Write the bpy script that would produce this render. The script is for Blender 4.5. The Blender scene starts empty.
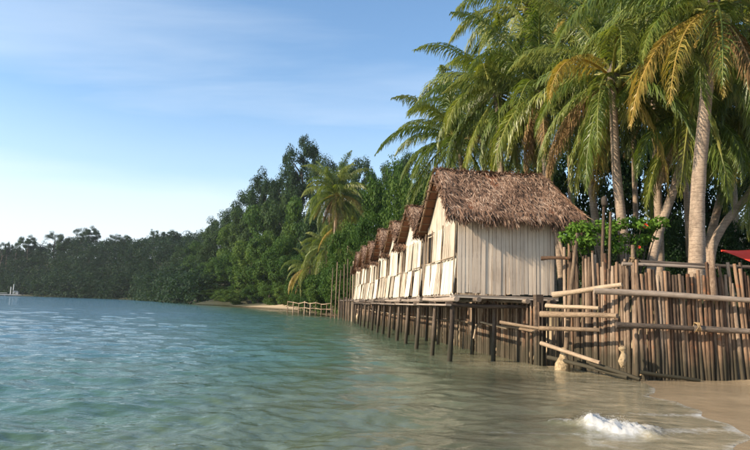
import bpy, math, random
import numpy as np
from mathutils import Matrix, Vector, Euler
random.seed(7); rng = np.random.default_rng(7)
R = math.radians
sc = bpy.context.scene
col = sc.collection

# ------------------------------------------------------------------ camera
FPX = 589.0; CAMH = 1.6; PITCH = R(7.6); ROLL = R(1.75)
cam_d = bpy.data.cameras.new('camera'); cam_d.sensor_width = 36; cam_d.lens = 36*FPX/750
cam_d.clip_start = 0.1; cam_d.clip_end = 6000
cam = bpy.data.objects.new('camera', cam_d); col.objects.link(cam); sc.camera = cam
CROT = Matrix.Rotation(R(90)+PITCH, 3, 'X') @ Matrix.Rotation(ROLL, 3, 'Z')
cam.matrix_world = Matrix.Translation((0, 0, CAMH)) @ CROT.to_4x4()
# ------------------------------------------------------------------ light
SUN_EL = R(24); SUN_AZ = R(-109)            # azimuth from +Y towards +X: sun on the left, slightly behind
sdir = Vector((math.sin(SUN_AZ)*math.cos(SUN_EL), math.cos(SUN_AZ)*math.cos(SUN_EL), math.sin(SUN_EL)))
sun_d = bpy.data.lights.new('sun', 'SUN'); sun_d.energy = 5.0; sun_d.angle = R(0.6); sun_d.color = (1.0, 0.84, 0.64)
sun = bpy.data.objects.new('sun', sun_d); col.objects.link(sun)
sun.location = (-60, -20, 60); sun.rotation_euler = sdir.to_track_quat('Z', 'Y').to_euler()
sc.view_settings.view_transform = 'Standard'; sc.view_settings.look = 'None'
sc.view_settings.exposure = 0.80; sc.view_settings.gamma = 1.0; sc.view_settings.use_curve_mapping = False

w = bpy.data.worlds.new('World'); sc.world = w; w.use_nodes = True
nt = w.node_tree; nt.nodes.clear()
def N(nt, typ, **kw):
    n = nt.nodes.new(typ)
    for k, v in kw.items():
        if k in n.inputs.keys() if hasattr(n.inputs, 'keys') else False: n.inputs[k].default_value = v
        else: setattr(n, k, v)
    return n
def math_n(nt, op, a, b=None, clamp=False):
    n = nt.nodes.new('ShaderNodeMath'); n.operation = op; n.use_clamp = clamp
    for i, v in enumerate((a, b)):
        if v is None: continue
        if isinstance(v, (int, float)): n.inputs[i].default_value = v
        else: nt.links.new(v, n.inputs[i])
    return n.outputs[0]
def ramp(nt, fac, stops, interp='LINEAR'):
    n = nt.nodes.new('ShaderNodeValToRGB'); cr = n.color_ramp; cr.interpolation = interp
    while len(cr.elements) < len(stops): cr.elements.new(0.5)
    for e, (p, c) in zip(cr.elements, stops):
        e.position = p; e.color = (c, c, c, 1) if isinstance(c, (int, float)) else (*c, 1)
    if fac is not None: nt.links.new(fac, n.inputs[0])
    return n.outputs[0]
def mixc(nt, fac, a, b, blend='MIX'):
    n = nt.nodes.new('ShaderNodeMix'); n.data_type = 'RGBA'; n.blend_type = blend
    for i, v in ((0, fac), (6, a), (7, b)):
        if isinstance(v, (int, float)): n.inputs[i].default_value = v
        elif isinstance(v, tuple): n.inputs[i].default_value = (*v, 1)
        else: nt.links.new(v, n.inputs[i])
    return n.outputs[2]
def noise(nt, vec, scale, detail=3.0, rough=0.55, dist=0.0):
    n = nt.nodes.new('ShaderNodeTexNoise'); n.inputs['Scale'].default_value = scale
    n.inputs['Detail'].default_value = detail; n.inputs['Roughness'].default_value = rough
    n.inputs['Distortion'].default_value = dist
    if vec is not None: nt.links.new(vec, n.inputs['Vector'])
    return n.outputs['Fac']
def mapping(nt, vec, scale=(1, 1, 1), rot=(0, 0, 0), loc=(0, 0, 0)):
    n = nt.nodes.new('ShaderNodeMapping'); n.inputs['Scale'].default_value = scale
    n.inputs['Rotation'].default_value = rot; n.inputs['Location'].default_value = loc
    nt.links.new(vec, n.inputs['Vector']); return n.outputs[0]

SKY_STRENGTH = 0.112
sky = nt.nodes.new('ShaderNodeTexSky'); sky.sky_type = 'NISHITA'; sky.sun_disc = False
sky.sun_elevation = SUN_EL; sky.sun_rotation = SUN_AZ; sky.altitude = 0; sky.air_density = 1.0; sky.dust_density = 0.6; sky.ozone_density = 2.0
tc = nt.nodes.new('ShaderNodeTexCoord')
sx = nt.nodes.new('ShaderNodeSeparateXYZ'); nt.links.new(tc.outputs['Generated'], sx.inputs[0])
z = sx.outputs['Z']
# thin cirrus: streaks on a high flat layer (direction divided by height)
zz = math_n(nt, 'MAXIMUM', z, 0.05)
cx = math_n(nt, 'DIVIDE', sx.outputs['X'], zz); cy = math_n(nt, 'DIVIDE', sx.outputs['Y'], zz)
cb = nt.nodes.new('ShaderNodeCombineXYZ'); nt.links.new(cx, cb.inputs[0]); nt.links.new(cy, cb.inputs[1])
n1 = noise(nt, mapping(nt, cb.outputs[0], (0.35, 1.1, 1), (0, 0, R(28)), (3.1, 0.7, 0)), 0.9, 5, 0.55, 0.5)
cir = ramp(nt, n1, [(0.42, 0.0), (0.80, 0.38)])
# pale stratus low over the sea
n2 = noise(nt, mapping(nt, tc.outputs['Generated'], (1.2, 1.2, 7)), 2.2, 4, 0.5, 0.3)
zb = math_n(nt, 'ADD', z, math_n(nt, 'MULTIPLY', math_n(nt, 'SUBTRACT', n2, 0.5), 0.05))
strat = ramp(nt, zb, [(0.0, 0.92), (0.10, 0.80), (0.165, 0.62), (0.20, 0.32), (0.32, 0.10), (0.7, 0.0)])
vd = nt.nodes.new('ShaderNodeVectorMath'); vd.operation = 'DOT_PRODUCT'; nt.links.new(tc.outputs['Generated'], vd.inputs[0]); vd.inputs[1].default_value = tuple(sdir)
veil = ramp(nt, vd.outputs['Value'], [(0.0, 0.0), (0.75, 0.27), (1.0, 0.36)])     # high thin veil, denser towards the sun
cl = math_n(nt, 'MAXIMUM', math_n(nt, 'ADD', cir, veil, True), strat)
CL = 6.1
blue = mixc(nt, 1.0, sky.outputs[0], (0.82, 1.12, 1.26), 'MULTIPLY')
skyc = mixc(nt, cl, blue, (CL*0.93, CL*1.0, CL*1.06))
bg = nt.nodes.new('ShaderNodeBackground'); bg.inputs[1].default_value = SKY_STRENGTH
nt.links.new(skyc, bg.inputs[0])
wo = nt.nodes.new('ShaderNodeOutputWorld'); nt.links.new(bg.outputs[0], wo.inputs[0])

# ------------------------------------------------------------------ helpers
def ray(px, py):
    return CROT @ Vector(((px-375)/FPX, -(py-225)/FPX, -1))
def on_z(px, py, zz=0.0):
    d = ray(px, py); t = (zz-CAMH)/d.z
    return Vector((0, 0, CAMH)) + d*t
def at_y(px, py, Y):
    d = ray(px, py); return Vector((0, 0, CAMH)) + d*(Y/d.y)
def tag(o, label=None, cat=None, group=None, kind=None):
    for k, v in (('label', label), ('category', cat), ('group', group), ('kind', kind)):
        if v: o[k] = v
    return o
def empty(name, loc=(0, 0, 0), rz=0.0):
    o = bpy.data.objects.new(name, None); col.objects.link(o); o.location = loc; o.rotation_euler = (0, 0, rz)
    o.empty_display_size = 0.2
    return o
def link(name, me, parent=None, mw=None):
    o = bpy.data.objects.new(name, me); col.objects.link(o)
    if parent is not None: o.parent = parent
    if mw is not None: o.matrix_local = mw
    return o
def copy_tree(o, parent=None):
    c = o.copy(); col.objects.link(c); c.parent = parent
    for ch in list(o.children): copy_tree(ch, c)
    return c
def mesh_np(name, V, F, mat, smooth=False, attrs=None):
    """V (n,3), F (m,k) quads or tris (all of the same size)"""
    V = np.asarray(V, np.float32); F = np.asarray(F, np.int32); m, k = F.shape
    me = bpy.data.meshes.new(name)
    me.vertices.add(len(V)); me.vertices.foreach_set('co', V.ravel())
    me.loops.add(m*k); me.loops.foreach_set('vertex_index', F.ravel())
    me.polygons.add(m); me.polygons.foreach_set('loop_start', np.arange(0, m*k, k, dtype=np.int32))
    if smooth: me.polygons.foreach_set('use_smooth', np.ones(m, bool))
    for nm, a in (attrs or {}).items():
        at = me.attributes.new(nm, 'FLOAT', 'POINT'); at.data.foreach_set('value', np.asarray(a, np.float32))
    me.update(calc_edges=True); me.materials.append(mat)
    return me
class MB:
    def __init__(s): s.V = []; s.F = []; s.A = []
    def add(s, V, F, a=0.5):
        o = len(s.V); s.V += [tuple(v) for v in V]; s.F += [tuple(i+o for i in f) for f in F]; s.A += [a]*len(V); return s
    def box(s, c, d, rot=None, a=0.5, jit=0.0):
        V = []
        for sx_ in (-1, 1):
            for sy_ in (-1, 1):
                for sz_ in (-1, 1):
                    v = Vector((sx_*d[0]/2, sy_*d[1]/2, sz_*d[2]/2))
                    if jit: v += Vector((random.uniform(-jit, jit), random.uniform(-jit, jit), random.uniform(-jit, jit)))
                    if rot is not None: v = rot @ v
                    V.append(v + Vector(c))
        return s.add(V, [(0, 1, 3, 2), (4, 6, 7, 5), (0, 4, 5, 1), (2, 3, 7, 6), (0, 2, 6, 4), (1, 5, 7, 3)], a)
    def tube(s, pts, rad, n=8, cap=True, a=0.5, jit=0.0):
        pts = [Vector(p) for p in pts]; V = []; F = []
        up = Vector((0, 0, 1)); t0 = (pts[-1]-pts[0]).normalized()
        if abs(t0.z) > 0.9: up = Vector((1, 0, 0))
        for i, p in enumerate(pts):
            t = (pts[min(i+1, len(pts)-1)]-pts[max(i-1, 0)]).normalized()
            x = up.cross(t).normalized(); y = t.cross(x)
            r = rad[i] if hasattr(rad, '__len__') else rad
            for k in range(n):
                an = 2*math.pi*k/n; rr = r*(1+random.uniform(-jit, jit))
                V.append(p + x*math.cos(an)*rr + y*math.sin(an)*rr)
        for i in range(len(pts)-1):
            for k in range(n):
                F.append((i*n+k, i*n+(k+1) % n, (i+1)*n+(k+1) % n, (i+1)*n+k))
        if cap: F.append(tuple(range(n-1, -1, -1))); F.append(tuple((len(pts)-1)*n+k for k in range(n)))
        return s.add(V, F, a)
    def mesh(s, name, mat, smooth=False):
        me = bpy.data.meshes.new(name); me.from_pydata(s.V, [], s.F); me.materials.append(mat)
        at = me.attributes.new('tone', 'FLOAT', 'POINT'); at.data.foreach_set('value', s.A)
        if smooth:
            for p in me.polygons: p.use_smooth = len(p.vertices) == 4
        me.update(); return me
    def build(s, name, mat, parent=None, smooth=False):
        return link(name, s.mesh(name, mat, smooth), parent)

# ------------------------------------------------------------------ materials
def new_mat(name):
    m = bpy.data.materials.new(name); m.use_nodes = True; t = m.node_tree; t.nodes.clear()
    o = t.nodes.new('ShaderNodeOutputMaterial'); return m, t, o
def pbsdf(t, colr, rough=0.8, spec=0.3, normal=None):
    b = t.nodes.new('ShaderNodeBsdfPrincipled'); b.inputs['Specular IOR Level'].default_value = spec
    if isinstance(colr, tuple): b.inputs['Base Color'].default_value = (*colr, 1)
    else: t.links.new(colr, b.inputs['Base Color'])
    if isinstance(rough, (int, float)): b.inputs['Roughness'].default_value = rough
    else: t.links.new(rough, b.inputs['Roughness'])
    if normal is not None: t.links.new(normal, b.inputs['Normal'])
    return b.outputs[0]
def bump(t, h, strength=0.5, dist=0.02):
    n = t.nodes.new('ShaderNodeBump'); n.inputs['Strength'].default_value = strength; n.inputs['Distance'].default_value = dist
    t.links.new(h, n.inputs['Height']); return n.outputs[0]
def wood_mat(name, dark, mid, light, along=(9, 9, 0.8), scale=4.0, rough=0.8, bumpd=0.014, tide=None, spots=None, rnd=0.50, dist=0.4):
    """weathered wood: streaks along the piece, piece-to-piece tone, optional algae below the tide line"""
    m, t, o = new_mat(name)
    tc = t.nodes.new('ShaderNodeTexCoord'); oi = t.nodes.new('ShaderNodeObjectInfo')
    off = t.nodes.new('ShaderNodeVectorMath'); off.operation = 'ADD'
    t.links.new(tc.outputs['Object'], off.inputs[0])
    sc_ = t.nodes.new('ShaderNodeVectorMath'); sc_.operation = 'SCALE'; t.links.new(oi.outputs['Location'], sc_.inputs[0]); sc_.inputs['Scale'].default_value = 1.37
    t.links.new(sc_.outputs[0], off.inputs[1])
    n = noise(t, mapping(t, off.outputs[0], along), scale, 5, 0.66, dist)
    g = t.nodes.new('ShaderNodeNewGeometry')
    n2 = noise(t, g.outputs['Position'], 1.7, 4, 0.6)
    f = math_n(t, 'ADD', math_n(t, 'MULTIPLY', math_n(t, 'SUBTRACT', n, 0.08), 0.74), math_n(t, 'MULTIPLY', oi.outputs['Random'], rnd))
    f = math_n(t, 'ADD', f, (0.5-rnd)*0.5)
    f = math_n(t, 'ADD', f, math_n(t, 'MULTIPLY', math_n(t, 'SUBTRACT', n2, 0.5), 0.45))
    c = ramp(t, f, [(0.22, dark), (0.50, mid), (0.82, light)])
    if spots:
        s = ramp(t, noise(t, g.outputs['Position'], 5.5, 3, 0.5), [(0.60, 0.0), (0.70, 0.7)])
        c = mixc(t, s, c, spots)
    if tide is not None:
        sp = t.nodes.new('ShaderNodeSeparateXYZ'); t.links.new(g.outputs['Position'], sp.inputs[0])
        zt = math_n(t, 'ADD', sp.outputs['Z'], math_n(t, 'MULTIPLY', math_n(t, 'SUBTRACT', n2, 0.5), 0.5))
        c = mixc(t, ramp(t, zt, [(tide*0.45, 0.85), (tide*1.0, 0.0)]), c, (0.032, 0.030, 0.018))
    b = pbsdf(t, c, rough, 0.25, bump(t, n, 0.7, bumpd)); t.links.new(b, o.inputs[0]); return m
M = {}
M['pole'] = wood_mat('weathered_pole', (0.032, 0.021, 0.014), (0.135, 0.090, 0.060), (0.36, 0.27, 0.195), scale=6.5, bumpd=0.02, tide=1.05, along=(0.42, 0.42, 2.3), dist=1.2)
M['pole_brown'] = wood_mat('brown_pole', (0.024, 0.014, 0.009), (0.095, 0.054, 0.032), (0.27, 0.175, 0.11), tide=0.75, spots=(0.25, 0.10, 0.045), along=(0.42, 0.42, 2.3), dist=1.2)
M['log'] = wood_mat('pale_log', (0.055, 0.038, 0.026), (0.22, 0.155, 0.10), (0.43, 0.33, 0.23), scale=6.5, bumpd=0.02, along=(0.42, 0.42, 2.3), dist=1.2)
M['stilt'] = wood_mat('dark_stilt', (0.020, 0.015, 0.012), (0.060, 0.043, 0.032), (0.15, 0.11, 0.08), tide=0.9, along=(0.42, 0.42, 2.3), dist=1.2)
M['beam'] = wood_mat('grey_beam', (0.036, 0.027, 0.021), (0.125, 0.096, 0.074), (0.31, 0.25, 0.20), scale=5.5, bumpd=0.02, along=(0.42, 0.42, 2.3), dist=1.2)
M['plank'] = wood_mat('bleached_plank', (0.27, 0.205, 0.155), (0.52, 0.425, 0.335), (0.64, 0.545, 0.44), along=(16, 16, 0.7), scale=3.0, rough=0.85, bumpd=0.006, rnd=0.22)
M['bamboo'] = wood_mat('bleached_bamboo', (0.24, 0.19, 0.135), (0.49, 0.425, 0.335), (0.61, 0.55, 0.455), along=(14, 14, 0.9), scale=2.5, rough=0.7, bumpd=0.006)
M['rope'] = wood_mat('rope', (0.10, 0.07, 0.04), (0.30, 0.20, 0.10), (0.45, 0.32, 0.18), along=(3, 3, 20))
M['dark_inside'] = wood_mat('inner_wood', (0.015, 0.012, 0.010), (0.05, 0.038, 0.03), (0.10, 0.08, 0.06))
def attr_f(t, name):
    a = t.nodes.new('ShaderNodeAttribute'); a.attribute_name = name; return a.outputs['Fac']
def thatch_mat(name, stops, rough=0.9):
    m, t, o = new_mat(name)
    g = t.nodes.new('ShaderNodeNewGeometry')
    n = noise(t, g.outputs['Position'], 1.6, 4, 0.6)
    f = math_n(t, 'ADD', math_n(t, 'MULTIPLY', attr_f(t, 'tone'), 0.75), math_n(t, 'MULTIPLY', n, 0.40))
    f = math_n(t, 'SUBTRACT', f, 0.08)
    c = ramp(t, f, stops)
    b = pbsdf(t, c, rough, 0.2); t.links.new(b, o.inputs[0]); return m
M['thatch'] = thatch_mat('palm_thatch', [(0.16, (0.026, 0.016, 0.011)), (0.36, (0.15, 0.085, 0.055)), (0.60, (0.31, 0.185, 0.12)), (0.88, (0.54, 0.385, 0.275))])
M['thatch_red'] = thatch_mat('red_thatch', [(0.10, (0.05, 0.024, 0.014)), (0.5, (0.20, 0.085, 0.045)), (0.9, (0.36, 0.19, 0.10))])
def leaf_mat(name, stops, trans=0.35, rough=0.6, spec=0.10, obj_amt=0.35, noise_amt=0.35, nscale=0.5):
    m, t, o = new_mat(name)
    oi = t.nodes.new('ShaderNodeObjectInfo'); g = t.nodes.new('ShaderNodeNewGeometry')
    n = noise(t, g.outputs['Position'], nscale, 3, 0.6)
    f = math_n(t, 'MULTIPLY', attr_f(t, 'tone'), 0.45)
    f = math_n(t, 'ADD', f, math_n(t, 'MULTIPLY', oi.outputs['Random'], obj_amt))
    f = math_n(t, 'ADD', f, math_n(t, 'MULTIPLY', n, noise_amt))
    c = ramp(t, f, stops)
    b = pbsdf(t, c, rough, spec)
    tr = t.nodes.new('ShaderNodeBsdfTranslucent'); t.links.new(mixc(t, 1.0, c, (1.25, 1.25, 0.6), 'MULTIPLY'), tr.inputs[0])
    mx = t.nodes.new('ShaderNodeMixShader'); mx.inputs[0].default_value = trans
    t.links.new(b, mx.inputs[1]); t.links.new(tr.outputs[0], mx.inputs[2]); t.links.new(mx.outputs[0], o.inputs[0]); return m
M['leaf'] = leaf_mat('green_leaf', [(0.18, (0.016, 0.042, 0.008)), (0.5, (0.036, 0.080, 0.015)), (0.9, (0.095, 0.145, 0.028))])
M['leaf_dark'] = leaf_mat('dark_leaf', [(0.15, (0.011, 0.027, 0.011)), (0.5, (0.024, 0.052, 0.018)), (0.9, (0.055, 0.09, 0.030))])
M['leaf_far'] = leaf_mat('far_leaf', [(0.15, (0.011, 0.026, 0.014)), (0.5, (0.020, 0.045, 0.019)), (0.9, (0.040, 0.070, 0.027))], nscale=0.08)  # shade of the far hillside is put into this darker leaf colour
M['leaf_shrub'] = leaf_mat('shrub_leaf', [(0.15, (0.035, 0.085, 0.012)), (0.5, (0.11, 0.205, 0.03)), (0.9, (0.25, 0.34, 0.06))], nscale=3)
M['frond'] = leaf_mat('green_frond', [(0.14, (0.040, 0.072, 0.015)), (0.44, (0.105, 0.155, 0.030)), (0.74, (0.225, 0.245, 0.052)), (1.0, (0.42, 0.36, 0.10))], trans=0.38, rough=0.40, spec=0.5, obj_amt=0.30, noise_amt=0.30)
M['frond_yellow'] = leaf_mat('yellow_frond', [(0.10, (0.13, 0.125, 0.025)), (0.5, (0.27, 0.225, 0.05)), (0.9, (0.42, 0.28, 0.075))], trans=0.35, rough=0.45, spec=0.4)
M['frond_dry'] = leaf_mat('dry_frond', [(0.10, (0.08, 0.048, 0.022)), (0.5, (0.22, 0.135, 0.06)), (0.9, (0.36, 0.24, 0.12))], trans=0.2, rough=0.7, spec=0.2)
M['rachis'] = wood_mat('frond_stalk', (0.10, 0.085, 0.02), (0.22, 0.18, 0.05), (0.33, 0.26, 0.09), rough=0.5)
M['bark'] = wood_mat('bark', (0.022, 0.017, 0.013), (0.06, 0.047, 0.036), (0.13, 0.105, 0.082), along=(3, 3, 1))
def palm_bark():
    m, t, o = new_mat('palm_bark')
    tc = t.nodes.new('ShaderNodeTexCoord'); g = t.nodes.new('ShaderNodeNewGeometry')
    sp = t.nodes.new('ShaderNodeSeparateXYZ'); t.links.new(g.outputs['Position'], sp.inputs[0])
    wob = noise(t, g.outputs['Position'], 3.0, 3, 0.6)
    ph = math_n(t, 'ADD', math_n(t, 'MULTIPLY', sp.outputs['Z'], 9.0), math_n(t, 'MULTIPLY', wob, 1.6))
    ring = math_n(t, 'FRACT', ph)
    fine = noise(t, mapping(t, g.outputs['Position'], (6, 6, 22)), 2.0, 4, 0.65)
    f = math_n(t, 'ADD', math_n(t, 'MULTIPLY', fine, 0.75), math_n(t, 'MULTIPLY', wob, 0.35))
    c = ramp(t, f, [(0.25, (0.12, 0.085, 0.062)), (0.55, (0.30, 0.225, 0.165)), (0.85, (0.46, 0.38, 0.29))])
    stain = noise(t, mapping(t, g.outputs['Position'], (2.2, 2.2, 0.9)), 1.6, 4, 0.65)
    c = mixc(t, ramp(t, stain, [(0.48, 0.0), (0.66, 0.6)]), c, (0.10, 0.078, 0.058))
    line = ramp(t, ring, [(0.0, 0.45), (0.10, 0.0), (0.9, 0.0), (1.0, 0.45)])
    c = mixc(t, line, c, (0.06, 0.042, 0.032))
    h = math_n(t, 'ADD', math_n(t, 'MULTIPLY', ring, 0.7), math_n(t, 'MULTIPLY', fine, 0.6))
    t.links.new(pbsdf(t, c, 0.85, 0.2, bump(t, h, 0.8, 0.02)), o.inputs[0]); return m
M['palm_bark'] = palm_bark()
def simple(name, colr, rough=0.6, spec=0.4, var=0.25, scale=6, bd=0.01):
    m, t, o = new_mat(name); g = t.nodes.new('ShaderNodeNewGeometry')
    n = noise(t, g.outputs['Position'], scale, 4, 0.6)
    c = mixc(t, ramp(t, n, [(0.3, 0.0), (0.7, 1.0)]), tuple(x*(1-var) for x in colr), tuple(min(1, x*(1+var)) for x in colr))
    t.links.new(pbsdf(t, c, rough, spec, bump(t, n, 0.5, bd)), o.inputs[0]); return m
M['coconut'] = simple('coconut_husk', (0.20, 0.19, 0.04), 0.45, 0.4)
M['red_cloth'] = simple('red_tarp', (0.74, 0.055, 0.028), 0.5, 0.4, 0.12, 3)
M['petal'] = simple('red_petal', (0.60, 0.05, 0.025), 0.5, 0.3, 0.2, 8)
M['rock'] = simple('dark_rock', (0.055, 0.048, 0.042), 0.85, 0.3, 0.5, 1.5, 0.15)
M['pale_stone'] = simple('pale_bundle', (0.30, 0.225, 0.135), 0.9, 0.15, 0.55, 16, 0.05)
M['white_paint'] = simple('white_paint', (0.62, 0.62, 0.60), 0.5, 0.4, 0.12, 2)
M['grey_deck'] = simple('grey_deck', (0.33, 0.33, 0.33), 0.7, 0.3, 0.2, 1)
def sand_mat():
    m, t, o = new_mat('sand'); g = t.nodes.new('ShaderNodeNewGeometry'); P = g.outputs['Position']
    sp = t.nodes.new('ShaderNodeSeparateXYZ'); t.links.new(P, sp.inputs[0])
    n1 = noise(t, P, 1.1, 5, 0.6); n2 = noise(t, P, 42, 3, 0.7); n3 = noise(t, P, 0.18, 4, 0.6)
    dry = mixc(t, n1, (0.44, 0.335, 0.21), (0.56, 0.44, 0.295))
    wet = mixc(t, n1, (0.29, 0.215, 0.13), (0.38, 0.29, 0.185))
    zt = math_n(t, 'ADD', sp.outputs['Z'], math_n(t, 'MULTIPLY', math_n(t, 'SUBTRACT', n1, 0.5), 0.10))
    wf = ramp(t, zt, [(0.10, 1.0), (0.24, 0.0)])
    c = mixc(t, wf, dry, wet)
    c = mixc(t, ramp(t, math_n(t, 'MULTIPLY', zt, -1.0), [(0.0, 0.0), (0.10, 1.0)]), c, mixc(t, n1, (0.36, 0.28, 0.175), (0.50, 0.41, 0.27)))
    c = mixc(t, ramp(t, n2, [(0.35, 0.25), (0.5, 0.0)]), c, (0.14, 0.10, 0.065))
    # seabed weed and dark patches where deeper
    deep = ramp(t, math_n(t, 'MULTIPLY', sp.outputs['Z'], -1.0), [(0.8, 0.0), (2.5, 1.0)])
    weed = math_n(t, 'MULTIPLY', deep, ramp(t, n3, [(0.42, 0.0), (0.58, 0.9)]))
    c = mixc(t, weed, c, (0.05, 0.065, 0.035))
    # soil and leaf litter under the trees
    soil = ramp(t, math_n(t, 'ADD', sp.outputs['Z'], math_n(t, 'MULTIPLY', n1, 0.8)), [(1.0/1, 0.0), (1.0, 0.0)])
    sl = t.nodes.new('ShaderNodeMapRange'); sl.inputs[1].default_value = 1.3; sl.inputs[2].default_value = 2.2
    t.links.new(math_n(t, 'ADD', sp.outputs['Z'], n1), sl.inputs[0])
    fy = t.nodes.new('ShaderNodeMapRange'); fy.inputs[1].default_value = 132; fy.inputs[2].default_value = 142; t.links.new(sp.outputs['Y'], fy.inputs[0])
    slf = math_n(t, 'MAXIMUM', sl.outputs[0], fy.outputs[0])
    c = mixc(t, slf, c, mixc(t, n1, (0.025, 0.030, 0.012), (0.055, 0.055, 0.026)))
    rough = ramp(t, zt, [(0.0, 0.10), (0.06, 0.22), (0.22, 0.9)])
    h = math_n(t, 'ADD', math_n(t, 'MULTIPLY', n1, 1.0), math_n(t, 'MULTIPLY', n2, 0.12))
    t.links.new(pbsdf(t, c, rough, 0.35, bump(t, h, 0.5, 0.06)), o.inputs[0]); return m
M['sand'] = sand_mat()
def water_mat():
    m, t, o = new_mat('sea_water'); g = t.nodes.new('ShaderNodeNewGeometry'); P = g.outputs['Position']
    a = noise(t, mapping(t, P, (1.0, 1.5, 1), (0, 0, R(-18))), 4.2, 4, 0.6, 0.25)
    b = noise(t, mapping(t, P, (1.0, 1.35, 1), (0, 0, R(12))), 0.9, 4, 0.62, 0.15)
    a2 = noise(t, mapping(t, P, (1.0, 1.6, 1), (0, 0, R(30))), 11.0, 3, 0.6, 0.3)
    h = math_n(t, 'ADD', math_n(t, 'ADD', math_n(t, 'MULTIPLY', a, 0.34), b), math_n(t, 'MULTIPLY', a2, 0.13))
    b2 = noise(t, mapping(t, P, (1.0, 1.5, 1), (0, 0, R(-8))), 0.28, 3, 0.55, 0.2)
    h = math_n(t, 'ADD', h, math_n(t, 'MULTIPLY', b2, 1.3))
    bp = t.nodes.new('ShaderNodeBump'); bp.inputs['Distance'].default_value = 0.16; t.links.new(h, bp.inputs['Height'])
    t.links.new(attr_f(t, 'ripple'), bp.inputs['Strength'])
    nrm = bp.outputs[0]
    murk = attr_f(t, 'murk')
    big = noise(t, P, 0.12, 3, 0.5)
    mk = math_n(t, 'ADD', murk, math_n(t, 'MULTIPLY', math_n(t, 'SUBTRACT', big, 0.5), 0.18), True)
    body = ramp(t, mk, [(0.0, (0.30, 0.30, 0.20)), (0.28, (0.33, 0.38, 0.235)), (0.52, (0.115, 0.215, 0.135)), (0.76, (0.060, 0.160, 0.140)), (1.0, (0.046, 0.130, 0.190))])
    stir = attr_f(t, 'stir'); sn = noise(t, mapping(t, P, (1, 2.2, 1)), 1.6, 4, 0.6, 0.5)
    sf = math_n(t, 'MULTIPLY', stir, ramp(t, sn, [(0.25, 0.55), (0.7, 1.0)]))
    body = mixc(t, sf, body, mixc(t, sn, (0.54, 0.45, 0.28), (0.68, 0.57, 0.385)))
    mk = math_n(t, 'MAXIMUM', mk, math_n(t, 'MULTIPLY', sf, 0.62))
    df = t.nodes.new('ShaderNodeBsdfDiffuse'); t.links.new(body, df.inputs[0]); t.links.new(nrm, df.inputs['Normal'])
    tr = t.nodes.new('ShaderNodeBsdfTransparent'); t.links.new(ramp(t, mk, [(0.0, (0.97, 0.97, 0.94)), (0.6, (0.55, 0.82, 0.74))]), tr.inputs[0])
    m1 = t.nodes.new('ShaderNodeMixShader'); t.links.new(mk, m1.inputs[0]); t.links.new(tr.outputs[0], m1.inputs[1]); t.links.new(df.outputs[0], m1.inputs[2])
    gl = t.nodes.new('ShaderNodeBsdfGlossy'); gl.inputs['Roughness'].default_value = 0.02; t.links.new(nrm, gl.inputs['Normal'])
    fr = t.nodes.new('ShaderNodeFresnel'); fr.inputs[0].default_value = 1.333; t.links.new(nrm, fr.inputs['Normal'])
    m2 = t.nodes.new('ShaderNodeMixShader'); t.links.new(fr.outputs[0], m2.inputs[0]); t.links.new(m1.outputs[0], m2.inputs[1]); t.links.new(gl.outputs[0], m2.inputs[2])
    # foam
    fa = attr_f(t, 'foam')
    fn = noise(t, P, 9.0, 8, 0.74, 0.7)
    ff = ramp(t, math_n(t, 'ADD', math_n(t, 'MULTIPLY', fa, 0.62), math_n(t, 'MULTIPLY', fn, 0.95)), [(0.60, 0.0), (0.78, 0.24), (0.92, 0.48), (1.15, 0.74)])
    fd = t.nodes.new('ShaderNodeBsdfDiffuse'); fd.inputs[0].default_value = (0.60, 0.60, 0.59, 1)
    m3 = t.nodes.new('ShaderNodeMixShader'); t.links.new(ff, m3.inputs[0]); t.links.new(m2.outputs[0], m3.inputs[1]); t.links.new(fd.outputs[0], m3.inputs[2])
    t.links.new(m3.outputs[0], o.inputs[0]); return m
M['water'] = water_mat()
def foam_mat():
    m, t, o = new_mat('foam'); d = t.nodes.new('ShaderNodeBsdfDiffuse'); d.inputs[0].default_value = (0.8, 0.8, 0.79, 1)
    tl = t.nodes.new('ShaderNodeBsdfTranslucent'); tl.inputs[0].default_value = (0.75, 0.77, 0.76, 1)
    mx = t.nodes.new('ShaderNodeMixShader'); mx.inputs[0].default_value = 0.5; t.links.new(d.outputs[0], mx.inputs[1]); t.links.new(tl.outputs[0], mx.inputs[2]); t.links.new(mx.outputs[0], o.inputs[0]); return m
M['foam'] = foam_mat()

# ------------------------------------------------------------------ ground
FA = Vector((5.55, 17.1)); FB = Vector((6.43, 14.3)); FC = Vector((13.0, 13.9))    # the pole fence
U = Vector((-math.sin(R(6.9)), math.cos(R(6.9)))); VV = Vector((math.cos(R(6.9)), math.sin(R(6.9))))
PW0 = Vector((4.75, 17.0)); PW1 = Vector((3.55, 23.2)); PW2 = Vector((-1.6, 62.0))  # the stake wall under the huts
SHORE = [(3.2, -80), (3.6, -5), (3.8, 3), (4.2, 5.5), (4.65, 7.5), (5.15, 9.2), (5.6, 11), (6.0, 12.6), (6.35, 14.25), (5.5, 17.0), (4.75, 17.0), (3.55, 23.2), (-1.6, 62),
         (-5.5, 72), (-13, 104), (-37, 147), (-51, 171), (-103, 268), (-200, 314), (-330, 330), (-900, 380)]
LAND = SHORE + [(-900, 2500), (2500, 2500), (2500, -80)]
PLAT = [(14, 14.15), (6.6, 14.5), (5.7, 17.3), (4.95, 17.25), (3.75, 23.3), (-1.4, 62), (-3, 66), (400, 90), (400, 14.15)]
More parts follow.
